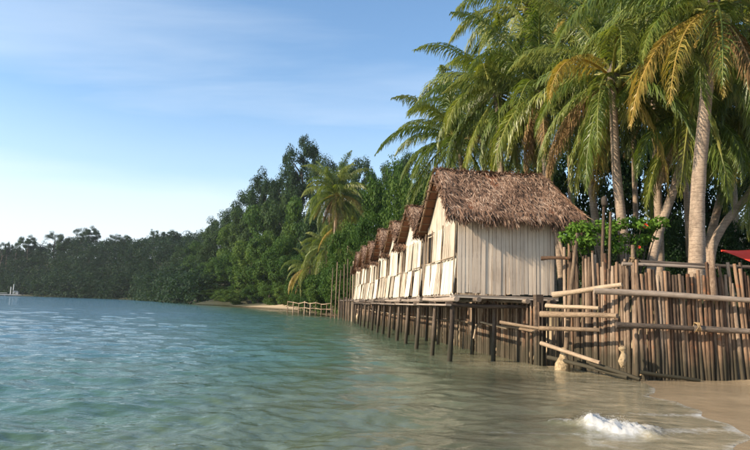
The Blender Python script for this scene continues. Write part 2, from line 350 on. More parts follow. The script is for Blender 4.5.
def seg_dist(X, Y, pts, closed=False):
    d = np.full(X.shape, 1e9)
    n = len(pts)
    for i in range(n if closed else n-1):
        ax, ay = pts[i]; bx, by = pts[(i+1) % n]
        dx, dy = bx-ax, by-ay; t = np.clip(((X-ax)*dx+(Y-ay)*dy)/(dx*dx+dy*dy), 0, 1)
        d = np.minimum(d, np.hypot(X-ax-t*dx, Y-ay-t*dy))
    return d
def inside(X, Y, poly):
    c = np.zeros(X.shape, bool); n = len(poly)
    for i in range(n):
        x0, y0 = poly[i]; x1, y1 = poly[(i+1) % n]
        if y0 == y1: continue
        c ^= ((y0 > Y) != (y1 > Y)) & (X < (x1-x0)*(Y-y0)/(y1-y0)+x0)
    return c
def sstep(x, a, b):
    t = np.clip((x-a)/(b-a), 0, 1); return t*t*(3-2*t)
def heights(X, Y):
    X = np.asarray(X, float); Y = np.asarray(Y, float)
    wob = (0.22*np.sin(Y*1.15+0.6)+0.13*np.sin(Y*2.7+1.2)+0.06*np.sin(Y*6.1))*(1-sstep(Y, 11.5, 13.5))*sstep(Y, -60, -20)
    X = X+wob; d = seg_dist(X, Y, SHORE); land = inside(X, Y, LAND)
    wall = sstep(Y, 14.0, 16.5)*(1-sstep(Y, 60, 70))
    bed = -(0.02*np.minimum(d, 1)+0.06*np.clip(d-1, 0, 5)+0.10*np.clip(d-6, 0, 30)+0.06*np.clip(d-36, 0, 60)) - 0.32*wall - 1.6*sstep(Y, 150, 172)*sstep(d, 0, 1.2)
    bed += 0.05*np.sin(X*0.9+Y*0.35)*np.sin(Y*0.7-X*0.2)*sstep(d, 1, 5)
    far = sstep(Y, 45, 120)
    nat = 0.028*np.minimum(d, 2)+0.09*np.clip(d-2, 0, 14)+(1.6*sstep(d, 0.0, 3)+0.10*np.clip(d, 0, 12))*sstep(Y, 150, 172)
    nat = nat+0.012*np.sin(X*2.1+Y*0.8)*np.sin(Y*1.7-X*0.6)*sstep(d, 0, 1.5)
    H = 6+16*np.exp(-((X+35)/60)**2-((Y-190)/80)**2)+7*np.exp(-((X+160)/120)**2-((Y-380)/90)**2)+6*sstep(Y, 60, 110)
    hill = H*sstep(d, 6, 65)*far + 5*sstep(d, 30, 120)
    ld = nat+hill
    pd = seg_dist(X, Y, PLAT, True); pi = inside(X, Y, PLAT)
    plat = np.where(pi, 1.95*sstep(pd, 0.0, 0.45)+0.35*sstep(pd, 0.5, 4), 0)
    ld = np.maximum(ld, plat)
    return np.where(land | (pi & (pd > 0.05)), ld, bed)
def hgt(x, y): return float(heights(np.array([x]), np.array([y]))[0])
def axis(lo, a, b, hi, step, n):
    c = np.arange(a, b+1e-6, step)
    l = a-np.geomspace(step, a-lo, n)[::-1]; r = b+np.geomspace(step, hi-b, n); return np.concatenate([l, c, r])
xs = axis(-1500, -8, 15, 2000, 0.2, 60); ys = axis(-70, 0, 30, 2400, 0.2, 80)
GX, GY = np.meshgrid(xs, ys); GZ = heights(GX, GY)
nx, ny = len(xs), len(ys)
idx = np.arange(nx*ny).reshape(ny, nx)
F = np.stack([idx[:-1, :-1], idx[:-1, 1:], idx[1:, 1:], idx[1:, :-1]], -1).reshape(-1, 4)
g = link('ground', mesh_np('ground', np.stack([GX, GY, GZ], -1).reshape(-1, 3), F, M['sand'], True)); tag(g, kind='structure')

# ------------------------------------------------------------------ sea
def sea():
    th = np.linspace(R(-95), R(62), 760)            # fan of cells, fine near the beach and coarse far out
    r = np.concatenate([np.geomspace(1.6, 90, 620), np.geomspace(92, 2600, 70)])
    TH, RR = np.meshgrid(th, r); X = RR*np.sin(TH); Y = RR*np.cos(TH)
    cell = np.maximum(np.gradient(r)[:, None]*np.ones_like(TH), RR*(th[1]-th[0]))
    wob = (0.22*np.sin(Y*1.15+0.6)+0.13*np.sin(Y*2.7+1.2)+0.06*np.sin(Y*6.1))*(1-sstep(Y, 11.5, 13.5))
    d = seg_dist(X+wob, Y, SHORE); bed = heights(X, Y); depth = np.clip(-bed, 0, None)
    Z = np.zeros_like(X)
    amp = sstep(depth, 0.02, 0.45)*0.65+0.5*sstep(depth, 0.0, 0.06)
    g2 = np.random.default_rng(3)
    for i in range(64):
        lam = 0.20*(15.0**(i/63.0))*g2.uniform(0.85, 1.15)
        an = g2.normal(R(-68), R(38))                 # travel towards the beach
        k = 2*math.pi/lam; kx, ky = k*math.cos(an), k*math.sin(an)
        a = 0.0056*lam**0.74*g2.uniform(0.5, 1.3)
        ph = g2.uniform(0, 6.28)
        arg = kx*X+ky*Y+ph+0.6*np.sin(0.23*X*g2.uniform(.5, 1.5)+0.19*Y*g2.uniform(.5, 1.5)+ph)
        grp = 0.65+0.5*np.sin(0.35*X*g2.uniform(.4, 1.4)+0.3*Y*g2.uniform(-1.4, 1.4)+g2.uniform(0, 6))
        s = np.sin(arg); s = s+0.22*np.cos(2*arg)
        Z += a*grp*s*np.clip((lam/cell-3)/3, 0, 1)
    Z *= amp
    # a wavelet breaking on the sand: a ragged crest that stands up, steep in front, with foam running off
    c0 = on_z(535, 420, 0.0); c1 = on_z(668, 438, 0.0); Dv = (c1-c0); Lw = Dv.length; Dv.normalize()
    su = ((X-c0.x)*Dv.x+(Y-c0.y)*Dv.y)/Lw; sv = -(X-c0.x)*Dv.y+(Y-c0.y)*Dv.x
    def fz(a, b, k): return np.sin(a*k+1.3*np.sin(b*k*0.8+k))*np.sin(b*k*1.1+1.7*np.sin(a*k*0.7+2*k))
    near = (su > -0.4) & (su < 1.4) & (np.abs(sv) < 1.2)
    sv = sv+0.05*np.sin(su*11+1)+0.03*np.sin(su*29)
    env = 0.120*np.exp(-((su-0.43)/0.085)**2)+0.085*np.exp(-((su-0.64)/0.15)**2)+0.06*np.exp(-((su-0.85)/0.10)**2)+0.04*np.exp(-((su-0.22)/0.14)**2)
    prof = np.where(sv < 0, np.exp(-(sv/0.15)**2), np.exp(-(sv/0.62)**2))
    rag = 1+0.25*fz(X*1.0, Y*1.0, 9.0)+0.24*fz(X, Y*0.6, 24.0)+0.22*fz(X*1.0, Y*0.7, 47.0)+0.10*np.random.default_rng(4).normal(0, 1, X.shape)
    Z += np.where(near, env*prof*rag, 0)
    e2 = np.exp(-((X-2.0)/1.2)**2-((Y-5.5-0.15*(X-2.0))/0.35)**2); Z += 0.035*e2
    wfoam = np.where(near, 0.90*np.exp(-((su-0.66)/0.23)**2)*np.where(sv < 0, np.exp(-(sv/0.34)**2), np.exp(-(sv/0.42)**2))+0.55*np.exp(-((su-0.47-0.10*sv)/0.07)**2)*np.where(sv < 0, np.exp(-(sv/0.2)**2), np.exp(-((sv-0.35)/0.55)**2))+0.42*np.exp(-((su-0.22)/0.16)**2)*np.exp(-((sv-0.05)/0.11)**2), 0)
    murk = 1-np.exp(-depth*1.5); murk = np.clip(murk, 0, 1)
    foam = 1.08*wfoam+0.44*np.exp(-((X-4.4)/1.0)**2-((Y-8.4-0.25*(X-4.4))/0.20)**2)+0.30*np.exp(-((X-2.2)/1.0)**2-((Y-7.9)/0.10)**2)
    foam += 0.40*np.exp(-(d/0.16)**2)*(Y < 13)*(Y > 2)
    foam += 0.42*np.exp(-((X-4.8)/1.0)**2-((Y-9.6-0.1*(X-4.8))/0.16)**2)
    ripple = 0.34+0.34*sstep(RR, 12, 50)+0.3*sstep(RR, 60, 250); ripple *= 0.55+0.45*sstep(depth, 0.03, 0.4)
    stir = np.exp(-(np.clip(d-0.5, 0, None)/2.2)**2)*(1-sstep(Y, 15, 24))*(depth > 0)+0.06*np.exp(-(d/5)**2)*(1-sstep(Y, 20, 40)); stir = np.clip(stir, 0, 1)
    V = np.stack([X, Y, Z], -1).reshape(-1, 3); ny, nx = X.shape
    idx = np.arange(nx*ny).reshape(ny, nx)
    F = np.stack([idx[:-1, :-1], idx[1:, :-1], idx[1:, 1:], idx[:-1, 1:]], -1).reshape(-1, 4)
    # drop the cells well inland
    keep = ~((bed > 0.35).reshape(-1)[F].all(1)); F = F[keep]
    used, inv = np.unique(F, return_inverse=True); F = inv.reshape(-1, 4)
    o = link('sea', mesh_np('sea', V[used], F[:, ::-1], M['water'], True, dict(murk=murk.ravel()[used], foam=foam.ravel()[used], ripple=ripple.ravel()[used], stir=stir.ravel()[used])))
    tag(o, kind='structure')
sea()

# ------------------------------------------------------------------ poles (shared unit meshes)
def pole_meshes(name, mat, n=8, sides=7, bend=0.55, jit=0.13, taper=0.78):
    out = []
    for k in range(n):
        mb = MB(); bx, by = random.uniform(-bend, bend), random.uniform(-bend, bend)
        pts = [(0, 0, 0), (bx, by, 0.33), (bx*0.8+random.uniform(-.2, .2), by*0.8+random.uniform(-.2, .2), 0.68), (random.uniform(-.2, .2), random.uniform(-.2, .2), 1)]
        V = []; F = []
        for i, p in enumerate(pts):
            r = 1+(taper-1)*i/3
            for q in range(sides):
                an = 2*math.pi*q/sides; rr = r*(1+random.uniform(-jit, jit))
                V.append((p[0]+rr*math.cos(an), p[1]+rr*math.sin(an), p[2]))
        for i in range(3):
            for q in range(sides): F.append((i*sides+q, i*sides+(q+1) % sides, (i+1)*sides+(q+1) % sides, (i+1)*sides+q))
        F.append(tuple(range(sides-1, -1, -1))); F.append(tuple(3*sides+q for q in range(sides)))
        mb.add(V, F); out.append(mb.mesh(name, mat, True))
    return out
PM = {k: pole_meshes(k, M[k]) for k in ('pole', 'pole_brown', 'log', 'stilt', 'beam')}
PM['stake_far'] = pole_meshes('stake', M['log'], bend=1.0)
PM['log'] = pole_meshes('log', M['log'], bend=0.28, jit=0.16, sides=9); PM['beam'] = pole_meshes('beam', M['beam'], bend=0.28, jit=0.14, sides=9)
def pole(name, p0, p1, r, kind, parent=None, inv=None):
    """a round timber from p0 to p1; inv: parent's inverse matrix when p0/p1 are world points"""
    p0 = Vector(p0); p1 = Vector(p1)
    if inv is not None: p0 = inv @ p0; p1 = inv @ p1
    d = p1-p0; L = d.length
    q = d.to_track_quat('Z', 'Y').to_matrix() @ Matrix.Rotation(random.uniform(0, 6.28), 3, 'Z')
    mw = Matrix.Translation(p0) @ q.to_4x4() @ Matrix.Diagonal((r, r, L, 1))
    return link(name, random.choice(PM[kind]), parent, mw)
def invm(o):
    return (Matrix.Translation(o.location) @ o.rotation_euler.to_matrix().to_4x4()).inverted()

# ------------------------------------------------------------------ huts on stilts
P0 = on_z(446, 362, 0.0)
ROWZ = R(6.9)
HW, HX0, HX1, DZ, EZ, RZ = 4.25, 0.30, 3.30, 2.03, 4.28, 5.98
NH = 7; PITCHH = 4.66; HUTY = [0.0, 5.0, 9.5, 14.2, 19.1, 23.7, 28.1]
def strips(cent, down, out, L, W, tone, lift, curl):
    """thatch leaves: bent two-quad strips. all arrays; down/out unit vectors"""
    n = len(cent); side = np.cross(down, out); side /= np.linalg.norm(side, axis=1)[:, None]
    a = cent; b = cent+down*(L*0.5)[:, None]+out*(lift*0.6)[:, None]; c = cent+down*L[:, None]+out*(lift-curl)[:, None]
    hw = side*(W*0.5)[:, None]
    V = np.stack([a-hw, a+hw, b-hw*1.1, b+hw*1.1, c-hw*0.35, c+hw*0.35], 1).reshape(-1, 3)
    i = np.arange(n)[:, None]*6
    F = np.concatenate([i+np.array([[0, 1, 3, 2]]), i+np.array([[2, 3, 5, 4]])], 0)
    return V, F, np.repeat(tone, 6)
def rotated(down, out, ang):
    side = np.cross(down, out); return down*np.cos(ang)[:, None]+side*np.sin(ang)[:, None]
def roof_strips(n, sign, seed):
    """sign -1: slope facing the camera side, +1: the far slope. local hut coords"""
    g = np.random.default_rng(seed)
    s = g.uniform(0, 1, n)**0.9; t = g.uniform(0, 1, n)
    x0 = -0.10+0.24*(1-s); x1 = 3.80+0.32*s+0.06*np.sin(s*9)
    x = x0+(x1-x0)*t
    half = HW/2+0.34
    y = HW/2+sign*half*s; zz = RZ+0.10-(RZ+0.10-EZ+0.06)*s
    sag = -0.05*np.sin(np.pi*t)*(1-s)+0.04*np.sin(x*2.3+s*4)*0.7+0.03*np.sin(x*5.1+1)
    dn = np.array([0, sign*half, -(RZ+0.10-EZ+0.06)]); dn /= np.linalg.norm(dn); on = np.array([0, sign*(RZ-EZ), half]); on /= np.linalg.norm(on)
    down = np.repeat(dn[None], n, 0); out = np.repeat(on[None], n, 0)
    d2 = rotated(down, out, g.normal(0, 0.27, n)+np.where(g.uniform(0, 1, n) < 0.08, g.normal(0, 0.8, n), 0))
    cent = np.stack([x, y, zz+sag+0.05], 1)
    L = g.uniform(0.25, 0.70, n); W = g.uniform(0.012, 0.034, n)
    # course structure: leaves nearer the end of a course lift more
    course = (s*9) % 1.0
    lift = 0.012+0.050*course*g.uniform(0.3, 1.3, n)
    tone = np.clip(g.normal(0.44, 0.30, n)+0.12*np.sin(x*3+s*7), 0, 1)
    return strips(cent-d2*(L*0.4)[:, None], d2, out, L, W, tone, lift, g.uniform(0.0, 0.06, n))
def fringe(n, sign, seed):
    g = np.random.default_rng(seed)
    t = g.uniform(0, 1, n); x = -0.12+(4.12+0.12)*t; half = HW/2+0.30
    y = HW/2+sign*(half+g.uniform(-0.12, 0.06, n)); zz = EZ+0.02+g.uniform(-0.05, 0.12, n)+0.03*np.sin(x*3.1)
    down = np.stack([g.normal(0, 0.20, n), sign*g.uniform(0.15, 0.8, n), -np.ones(n)], 1); down /= np.linalg.norm(down, axis=1)[:, None]
    out = np.repeat(np.array([[0, sign, 0.25]]), n, 0); out = out/np.linalg.norm(out[0])
    L = g.uniform(0.14, 0.42, n)*(0.75+0.5*np.abs(np.sin(x*4.3))); W = g.uniform(0.018, 0.04, n)
    return strips(np.stack([x, y, zz], 1), down, out, L, W, np.clip(g.normal(0.42, 0.22, n), 0, 1), g.uniform(0, 0.03, n), g.uniform(0, 0.05, n))
def verge(n, sign, xside, seed):
    """loose leaves along the gable edges and hip end"""
    g = np.random.default_rng(seed); s = g.uniform(0, 1, n); half = HW/2+0.32
    x = (-0.08+0.20*(1-s)) if xside < 0 else (3.82+0.30*s)
    y = HW/2+sign*half*s; zz = RZ+0.10-(RZ+0.04-EZ)*s+g.uniform(-0.10, 0.06, n)
    down = np.stack([xside*g.uniform(0.0, 0.7, n), sign*g.uniform(0.2, 0.9, n), -g.uniform(0.4, 1.0, n)], 1); down /= np.linalg.norm(down, axis=1)[:, None]
    out = np.repeat(np.array([[xside*0.8, 0.0, 0.6]]), n, 0)
    L = g.uniform(0.15, 0.36, n)
    return strips(np.stack([x, y, zz], 1), down, out, L, g.uniform(0.018, 0.04, n), np.clip(g.normal(0.5, 0.22, n), 0, 1), g.uniform(0, 0.03, n), g.uniform(0, 0.03, n))
def ridge_cap(n, seed):
    g = np.random.default_rng(seed); x = g.uniform(0.05, 3.8, n); sg = g.choice([-1.0, 1.0], n)
    down = np.stack([g.normal(0, 0.5, n), sg*g.uniform(0.5, 1, n), -g.uniform(0.1, 0.6, n)], 1); down /= np.linalg.norm(down, axis=1)[:, None]
    out = np.repeat(np.array([[0, 0, 1.0]]), n, 0)
    return strips(np.stack([x, HW/2-sg*0.05, RZ+0.15+0.03*np.sin(x*4)+g.uniform(-.02, .04, n)], 1), down, out, g.uniform(0.2, 0.4, n), g.uniform(0.02, 0.045, n), np.clip(g.normal(0.6, 0.2, n), 0, 1), g.uniform(0, .05, n), g.uniform(0, .05, n))
def join(parts):
    V = []; F = []; A = []; o = 0
    for v, f, a in parts: V.append(v); F.append(f+o); A.append(a); o += len(v)
    return np.concatenate(V), np.concatenate(F), np.concatenate(A)
def make_hut():
    h = empty('stilt_hut', (P0.x, P0.y, 0), ROWZ)
    V, F, A = join([roof_strips(10500, -1, 11), roof_strips(4200, 1, 12), ridge_cap(500, 13), fringe(1500, -1, 14), fringe(800, 1, 15),
                    verge(420, -1, 1, 16), verge(420, 1, 1, 17), verge(260, -1, -1, 18), verge(260, 1, -1, 19)])
    roof = MB(); half = HW/2+0.30        # the solid body of the roof under the loose leaves
    prof = [(-half, EZ+0.0), (0, RZ+0.08), (half, EZ+0.0), (half-0.04, EZ-0.12), (0, RZ-0.10), (-half+0.04, EZ-0.12)]
    xa = [-0.06, 0.10, -0.06, -0.06, 0.10, -0.06]; xb = [4.05, 3.74, 4.05, 4.0, 3.70, 4.0]
    vv = [(xa[i], HW/2+p[0], p[1]) for i, p in enumerate(prof)]+[(xb[i], HW/2+p[0], p[1]) for i, p in enumerate(prof)]
    ff = [(0, 1, 7, 6), (1, 2, 8, 7), (2, 3, 9, 8), (3, 4, 10, 9), (4, 5, 11, 10), (5, 0, 6, 11), (0, 5, 4, 1), (1, 4, 3, 2), (6, 7, 10, 11), (7, 8, 9, 10)]
    roof.add(vv, ff, 0.35); ro = roof.build('roof', M['thatch_red'], h)
    th = link('thatch', mesh_np('thatch', V, F, M['thatch'], False, dict(tone=A)), ro); th['kind'] = 'stuff'
    # laths seen under the gable overhang
    for s in (-1, 1):
        for k in range(7):
            f = (k+0.6)/7.2; y = HW/2+s*(HW/2+0.28)*f; zz = RZ-0.13-(RZ-EZ)*f
            m = MB(); m.box((0.22, y, zz), (0.62, 0.05, 0.035), Matrix.Rotation(-s*0.67, 3, 'X')); m.build('lath', M['pole_brown'], ro)
        m = MB(); m.box((0.0, HW/2+s*(HW/2+0.1)*0.5, (RZ+EZ)/2-0.03), (0.05, 0.10, 2.72), Matrix.Rotation(s*0.912, 3, 'X')); m.build('barge_board', M['pole_brown'], ro)
    # side wall facing the camera: upright bleached planks, uneven
    y0 = 0.0
    x = HX0
    while x < HX1-0.03:
        wd = random.uniform(0.085, 0.155); wd = min(wd, HX1-x)
        m = MB(); zb = DZ-random.uniform(0.02, 0.09); m.box((x+wd/2, y0+random.uniform(-0.008, 0.008), (zb+EZ+0.1)/2), (wd-0.012, 0.022, EZ+0.1-zb), Matrix.Rotation(random.gauss(0, 0.006), 3, 'Y') @ Matrix.Rotation(random.gauss(0, 0.05), 3, 'Z'), jit=0.003)
        m.build('plank', M['plank'], h); x += wd
    MB().box(((HX0+HX1)/2, 0.05, DZ+1.05), (HX1-HX0-0.04, 0.05, 0.08)).build('wall_rail', M['dark_inside'], h)
    # corner posts
    for cx_, cy_ in ((HX0+0.04, 0.06), (HX1-0.04, 0.06), (HX0+0.04, HW-0.06), (HX1-0.04, HW-0.06)):
        pole('corner_post', (cx_, cy_, DZ-0.1), (cx_, cy_, EZ+0.15), 0.045, 'log', h)
    # back and far side walls
    MB().box((HX1, HW/2, (DZ+EZ)/2+0.05), (0.03, HW-0.1, EZ-DZ)).build('back_wall', M['plank'], h)
    MB().box(((HX0+HX1)/2, HW-0.01, (DZ+EZ)/2+0.05), (HX1-HX0-0.1, 0.03, EZ-DZ)).build('far_wall', M['plank'], h)
    # gable above the front wall
    m = MB(); n = 18
    for k in range(n):
        ya = HW*k/n+0.008; yb = HW*(k+1)/n-0.004; za = EZ+(RZ-0.1-EZ)*(1-abs(2*ya/HW-1)); zb = EZ+(RZ-0.1-EZ)*(1-abs(2*yb/HW-1))
        xx = HX0+0.03+random.uniform(-0.01, 0.01)
        V = [(xx-0.012, ya, EZ-0.25), (xx-0.012, yb, EZ-0.25), (xx-0.012, yb, zb), (xx-0.012, ya, za), (xx+0.012, ya, EZ-0.25), (xx+0.012, yb, EZ-0.25), (xx+0.012, yb, zb), (xx+0.012, ya, za)]
        m.add(V, [(0, 3, 2, 1), (4, 5, 6, 7), (0, 1, 5, 4), (1, 2, 6, 5), (2, 3, 7, 6), (3, 0, 4, 7)])
    m.build('gable', M['bamboo'], h)
    # front wall: two tiers of split-bamboo mats hung on battens, leaning a little; a window at the far end
    def mat_panel(ya, yb, za, zb, tilt, name='bamboo_mat'):
        m = MB(); n = max(3, int((yb-ya)/0.125))
        for k in range(n):
            a = ya+(yb-ya)*k/n+0.006; b = ya+(yb-ya)*(k+1)/n-0.002; dx = random.uniform(-0.008, 0.008)
            lo = za-random.uniform(0, 0.04)
            c = Vector(((a*0+HX0-0.02+dx-tilt/2), (a+b)/2, (lo+zb)/2))
            m.box(c, (0.014, b-a, zb-lo), Matrix.Rotation(math.atan2(tilt, zb-za)+random.gauss(0, 0.006), 3, 'Y') @ Matrix.Rotation(random.gauss(0, 0.012), 3, 'X'))
        return m.build(name, M['bamboo'], h)
    mid = DZ+1.02
    ys_ = [0.0, 0.80, 1.62, 2.42, 3.15, HW]
    for k in range(5):
        mat_panel(ys_[k]+0.01, ys_[k+1]-0.015, DZ-0.06, mid+0.03, random.uniform(0.06, 0.16))
        if k < 4: mat_panel(ys_[k]+0.01, ys_[k+1]-0.015, mid-0.03, EZ-0.18, random.uniform(0.02, 0.10))
    fr = empty('window', (0, 0, 0)); bpy.data.objects.remove(fr)
    wf = MB()
    wf.box((HX0+0.02, 3.18, mid+0.55), (0.05, 0.05, 1.05)); wf.box((HX0+0.02, HW-0.03, mid+0.55), (0.05, 0.05, 1.05)); wf.box((HX0+0.018, 3.70, mid+0.02), (0.06, 1.0, 0.05)); wf.box((HX0+0.018, 3.70, mid+1.06), (0.06, 1.0, 0.06))
    wf.build('window_frame', M['dark_inside'], h)
    for yb in (0.02, 1.63, 3.16, HW-0.02):
        pole('batten', (HX0-0.13, yb, DZ-0.05), (HX0-0.06, yb, EZ-0.1), 0.022, 'log', h)
    pole('batten', (HX0-0.10, 0, mid), (HX0-0.10, HW, mid), 0.016, 'log', h)
    # floor and its logs; round ends face the camera
    MB().box(((HX0+HX1)/2, HW/2+0.03, DZ-0.115), (HX1-HX0+0.2, HW+0.1, 0.05)).build('floor', M['beam'], h)
    for q, xx in enumerate((0.22, 0.85, 2.35, 3.1)):
        pole('joist', (xx, -0.28-0.12*(q % 2), DZ-0.225), (xx+0.03, 4.42, DZ-0.225), 0.075, 'beam', h)
    MB().box((1.75, 0.02, DZ-0.115-0.04), (3.3, 0.07, 0.055), Matrix.Rotation(0.006, 3, 'Y')).build('edge_board', M['plank'], h)
    for yy in (0.22, 2.45):
        pole('crossbeam', (0.02, yy, DZ-0.37), (3.35, yy, DZ-0.36), 0.07, 'stilt', h)
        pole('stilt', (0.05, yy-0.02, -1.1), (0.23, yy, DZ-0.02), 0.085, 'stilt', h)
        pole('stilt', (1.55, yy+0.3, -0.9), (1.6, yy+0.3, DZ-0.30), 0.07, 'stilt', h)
    MB().box((0.03, 2.1, DZ-0.40), (0.16, 4.4, 0.05)).build('front_ledge', M['beam'], h)
    return h
hut = make_hut()
ORD = ['nearest thatched stilt hut, its grey plank side wall facing the camera', 'second thatched stilt hut in the row, right behind the nearest one',
       'third thatched stilt hut counted from the near end of the row', 'fourth thatched stilt hut, the middle one of the row of seven',
       'fifth thatched stilt hut counted from the near end of the row', 'sixth thatched stilt hut, last but one at the far end of the row',
       'farthest thatched stilt hut, the smallest, at the far end of the row']
for k in range(NH):
    o = hut if k == 0 else copy_tree(hut)
    o.location = (P0.x+U.x*HUTY[k], P0.y+U.y*HUTY[k], 0)
    if k:
        o.rotation_euler.z = ROWZ+random.uniform(-0.012, 0.012); o.scale = (1, random.uniform(1.03, 1.06), random.uniform(0.955, 1.0))
        fz_ = random.uniform(0.78, 0.86)    # lower pitch than the nearest roof
        for c in o.children:              # hand-built: every hut a little different
            if c.name.startswith('roof'): c.rotation_euler.x = random.uniform(-0.018, 0.018); c.rotation_euler.z = random.uniform(-0.012, 0.012); c.scale.z = fz_; c.location.z = EZ*(1-fz_)+random.uniform(-0.03, 0.03)
            if c.name.startswith('gable'): c.scale.z = fz_; c.location.z = EZ*(1-fz_)
            if c.name.startswith('bamboo_mat'): c.rotation_euler = (random.gauss(0, 0.006), random.gauss(0, 0.008), random.gauss(0, 0.012)); c.location.x = random.uniform(-0.05, 0.03)
    tag(o, ORD[k], 'hut', 'thatched huts in a row on stilts over the water')

# ------------------------------------------------------------------ stake wall under the huts
def hutp(x, y, z=0.0):
    return Vector((P0.x, P0.y, 0))+Vector((VV.x, VV.y, 0))*x+Vector((U.x, U.y, 0))*y+Vector((0, 0, z))
sw = empty('stake_wall', (PW0.x, PW0.y, 0)); inv = invm(sw)
tag(sw, 'dark seawall of thin upright stakes in the shade below the row of huts', 'seawall')
def along(pts, step):
    out = []
    for a, b in zip(pts[:-1], pts[1:]):
        n = max(1, int((b-a).length/step))
        out += [a+(b-a)*(i/n) for i in range(n)]
    return out
ncor = len(along([FA+Vector((0.05, 0.1)), PW0], 0.1))  # dark timber on these stakes paints the shade of the recess beside the fence
pts = along([FA+Vector((0.05, 0.1)), PW0], 0.1)+along([PW0, PW1], 0.105)+along([PW1, PW2], 0.19)
for i, p in enumerate(pts):
    g0 = hgt(p.x-0.25, p.y); j = random.uniform(-0.04, 0.04); lean = random.gauss(0, 0.05)
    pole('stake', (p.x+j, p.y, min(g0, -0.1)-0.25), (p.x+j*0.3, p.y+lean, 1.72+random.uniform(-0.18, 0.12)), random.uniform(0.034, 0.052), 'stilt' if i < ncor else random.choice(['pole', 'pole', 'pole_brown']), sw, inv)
for (za, zb) in ((0.98, 1.02), ):
    for a, b in ((0, .33), (.31, .66), (.64, 1.0)):
        A = PW0+(PW1-PW0)*a; B = PW0+(PW1-PW0)*b
        pole('rail', (A.x-0.10, A.y-0.05, za+random.uniform(-.04, .04)), (B.x-0.10, B.y, zb+random.uniform(-.02, .08)), 0.045, 'log', sw, inv)
for i in range(10):
    a = i/10; A = PW1+(PW2-PW1)*a; B = PW1+(PW2-PW1)*(a+0.105)
    pole('rail', (A.x-0.1, A.y, 1.0+random.uniform(-.08, .08)), (B.x-0.1, B.y, 1.0+random.uniform(-.08, .08)), 0.045, 'log', sw, inv)
# thick square post at the corner, between the huts and the fence
cp = on_z(539, 366, -0.02)
MB().box((cp.x-PW0.x, cp.y-PW0.y, 0.75), (0.22, 0.22, 2.5), Matrix.Rotation(0.1, 3, 'Z'), jit=0.012).build('corner_post', M['stilt'], sw)
# short loose rope knot on the wall
k = at_y(481, 330, 20.0)
pole('rope_end', (k.x-0.25, k.y-0.1, 0.55), (k.x-0.18, k.y-0.1, 1.02), 0.035, 'log', sw, inv)

# ------------------------------------------------------------------ the big pole fence on the right
fe = empty('pole_fence', (FB.x, FB.y, 0)); inv = invm(fe)
tag(fe, 'tall fence of rough upright poles lashed to log rails above the wet sand', 'fence')
def on_fence(px, A=FB, B=FC):
    d = ray(px, 320); # intersection of the view direction with the fence line in plan
    t = (A.x*(B.y-A.y)-A.y*(B.x-A.x))/(d.x*(B.y-A.y)-d.y*(B.x-A.x)); return Vector((d.x*t, d.y*t))
for i, p in enumerate(along([FA, FB], 0.086)):
    f = i/34.0; top = 3.35-0.75*f+random.uniform(-0.28, 0.22)
    if i in (4, 5): top += 0.2
    g0 = hgt(p.x-0.2, p.y-0.2)
    pole('pole', (p.x+random.uniform(-.03, .03), p.y, g0-0.35), (p.x+random.gauss(0.02, 0.05), p.y+random.gauss(0, 0.05), top), random.uniform(0.042, 0.060), random.choice(['pole', 'pole', 'pole_brown']), fe, inv)
for i, p in enumerate(along([FB, FC], 0.090)):
    top = 2.58+random.uniform(-0.12, 0.08)
    if random.random() < 0.08: top -= 0.15
    if i > 17 and random.random() < 0.25: top += 0.2
    g0 = hgt(p.x, p.y-0.3); lean = random.gauss(-0.035, 0.022)+(-0.07 if i > 24 else 0)
    pole('pole', (p.x-lean, p.y+random.uniform(-.03, .03), g0-0.35), (p.x+lean*0.6, p.y+random.uniform(-.02, .04), top), random.uniform(0.044, 0.060), random.choice(['pole', 'pole', 'pole_brown', 'pole_brown']), fe, inv)
# leaning taller sticks at the right end
for px, t in ((716, 278), (729, 266), (737, 262), (748, 262)):
    p = on_fence(px); q = at_y(px-random.uniform(4, 9), t, p.y-0.02)
    pole('pole', (p.x+0.02, p.y+0.06, 1.5), (q.x, q.y+0.12, q.z), 0.05, 'pole', fe, inv)
# rails: logs in front
def rail(name, x0, y0, x1, y1, Y0, Y1, r, kind):
    return pole(name, at_y(x0, y0, Y0), at_y(x1, y1, Y1), r, kind, fe, inv)
rail('rail', 594, 291, 780, 302, 14.42, 13.72, 0.078, 'beam')
rail('rail', 616, 325, 700, 328.5, 14.12, 14.0, 0.072, 'beam'); rail('rail', 694, 328, 785, 332, 13.98, 13.75, 0.074, 'beam')
rail('rail', 622, 264, 716, 268, 14.55, 14.45, 0.045, 'beam'); rail('rail', 640, 262, 790, 268.5, 14.66, 14.5, 0.055, 'beam')
rail('rail', 590, 363, 640, 379, 14.9, 14.0, 0.06, 'stilt'); rail('rail', 640, 372, 700, 380, 14.05, 13.95, 0.05, 'stilt')
# logs poking out to the left of the corner, over the water
for x0, y0, x1, y1, Y0, Y1, r, kd in ((553, 295, 622, 284, 15.6, 14.35, 0.075, 'log'), (546, 305.5, 599, 308, 15.9, 14.7, 0.056, 'log'), (541, 314, 618, 315.5, 16.2, 14.2, 0.078, 'log'),
        (540, 328, 601, 330.5, 16.4, 14.6, 0.062, 'log'), (500, 322, 545, 329, 17.2, 16.5, 0.05, 'log'), (541, 343, 600, 363, 16.2, 14.5, 0.058, 'log'), (548, 357, 628, 378, 16.5, 14.15, 0.06, 'stilt')):
    rail('log', x0, y0, x1, y1, Y0, Y1, r, kd)
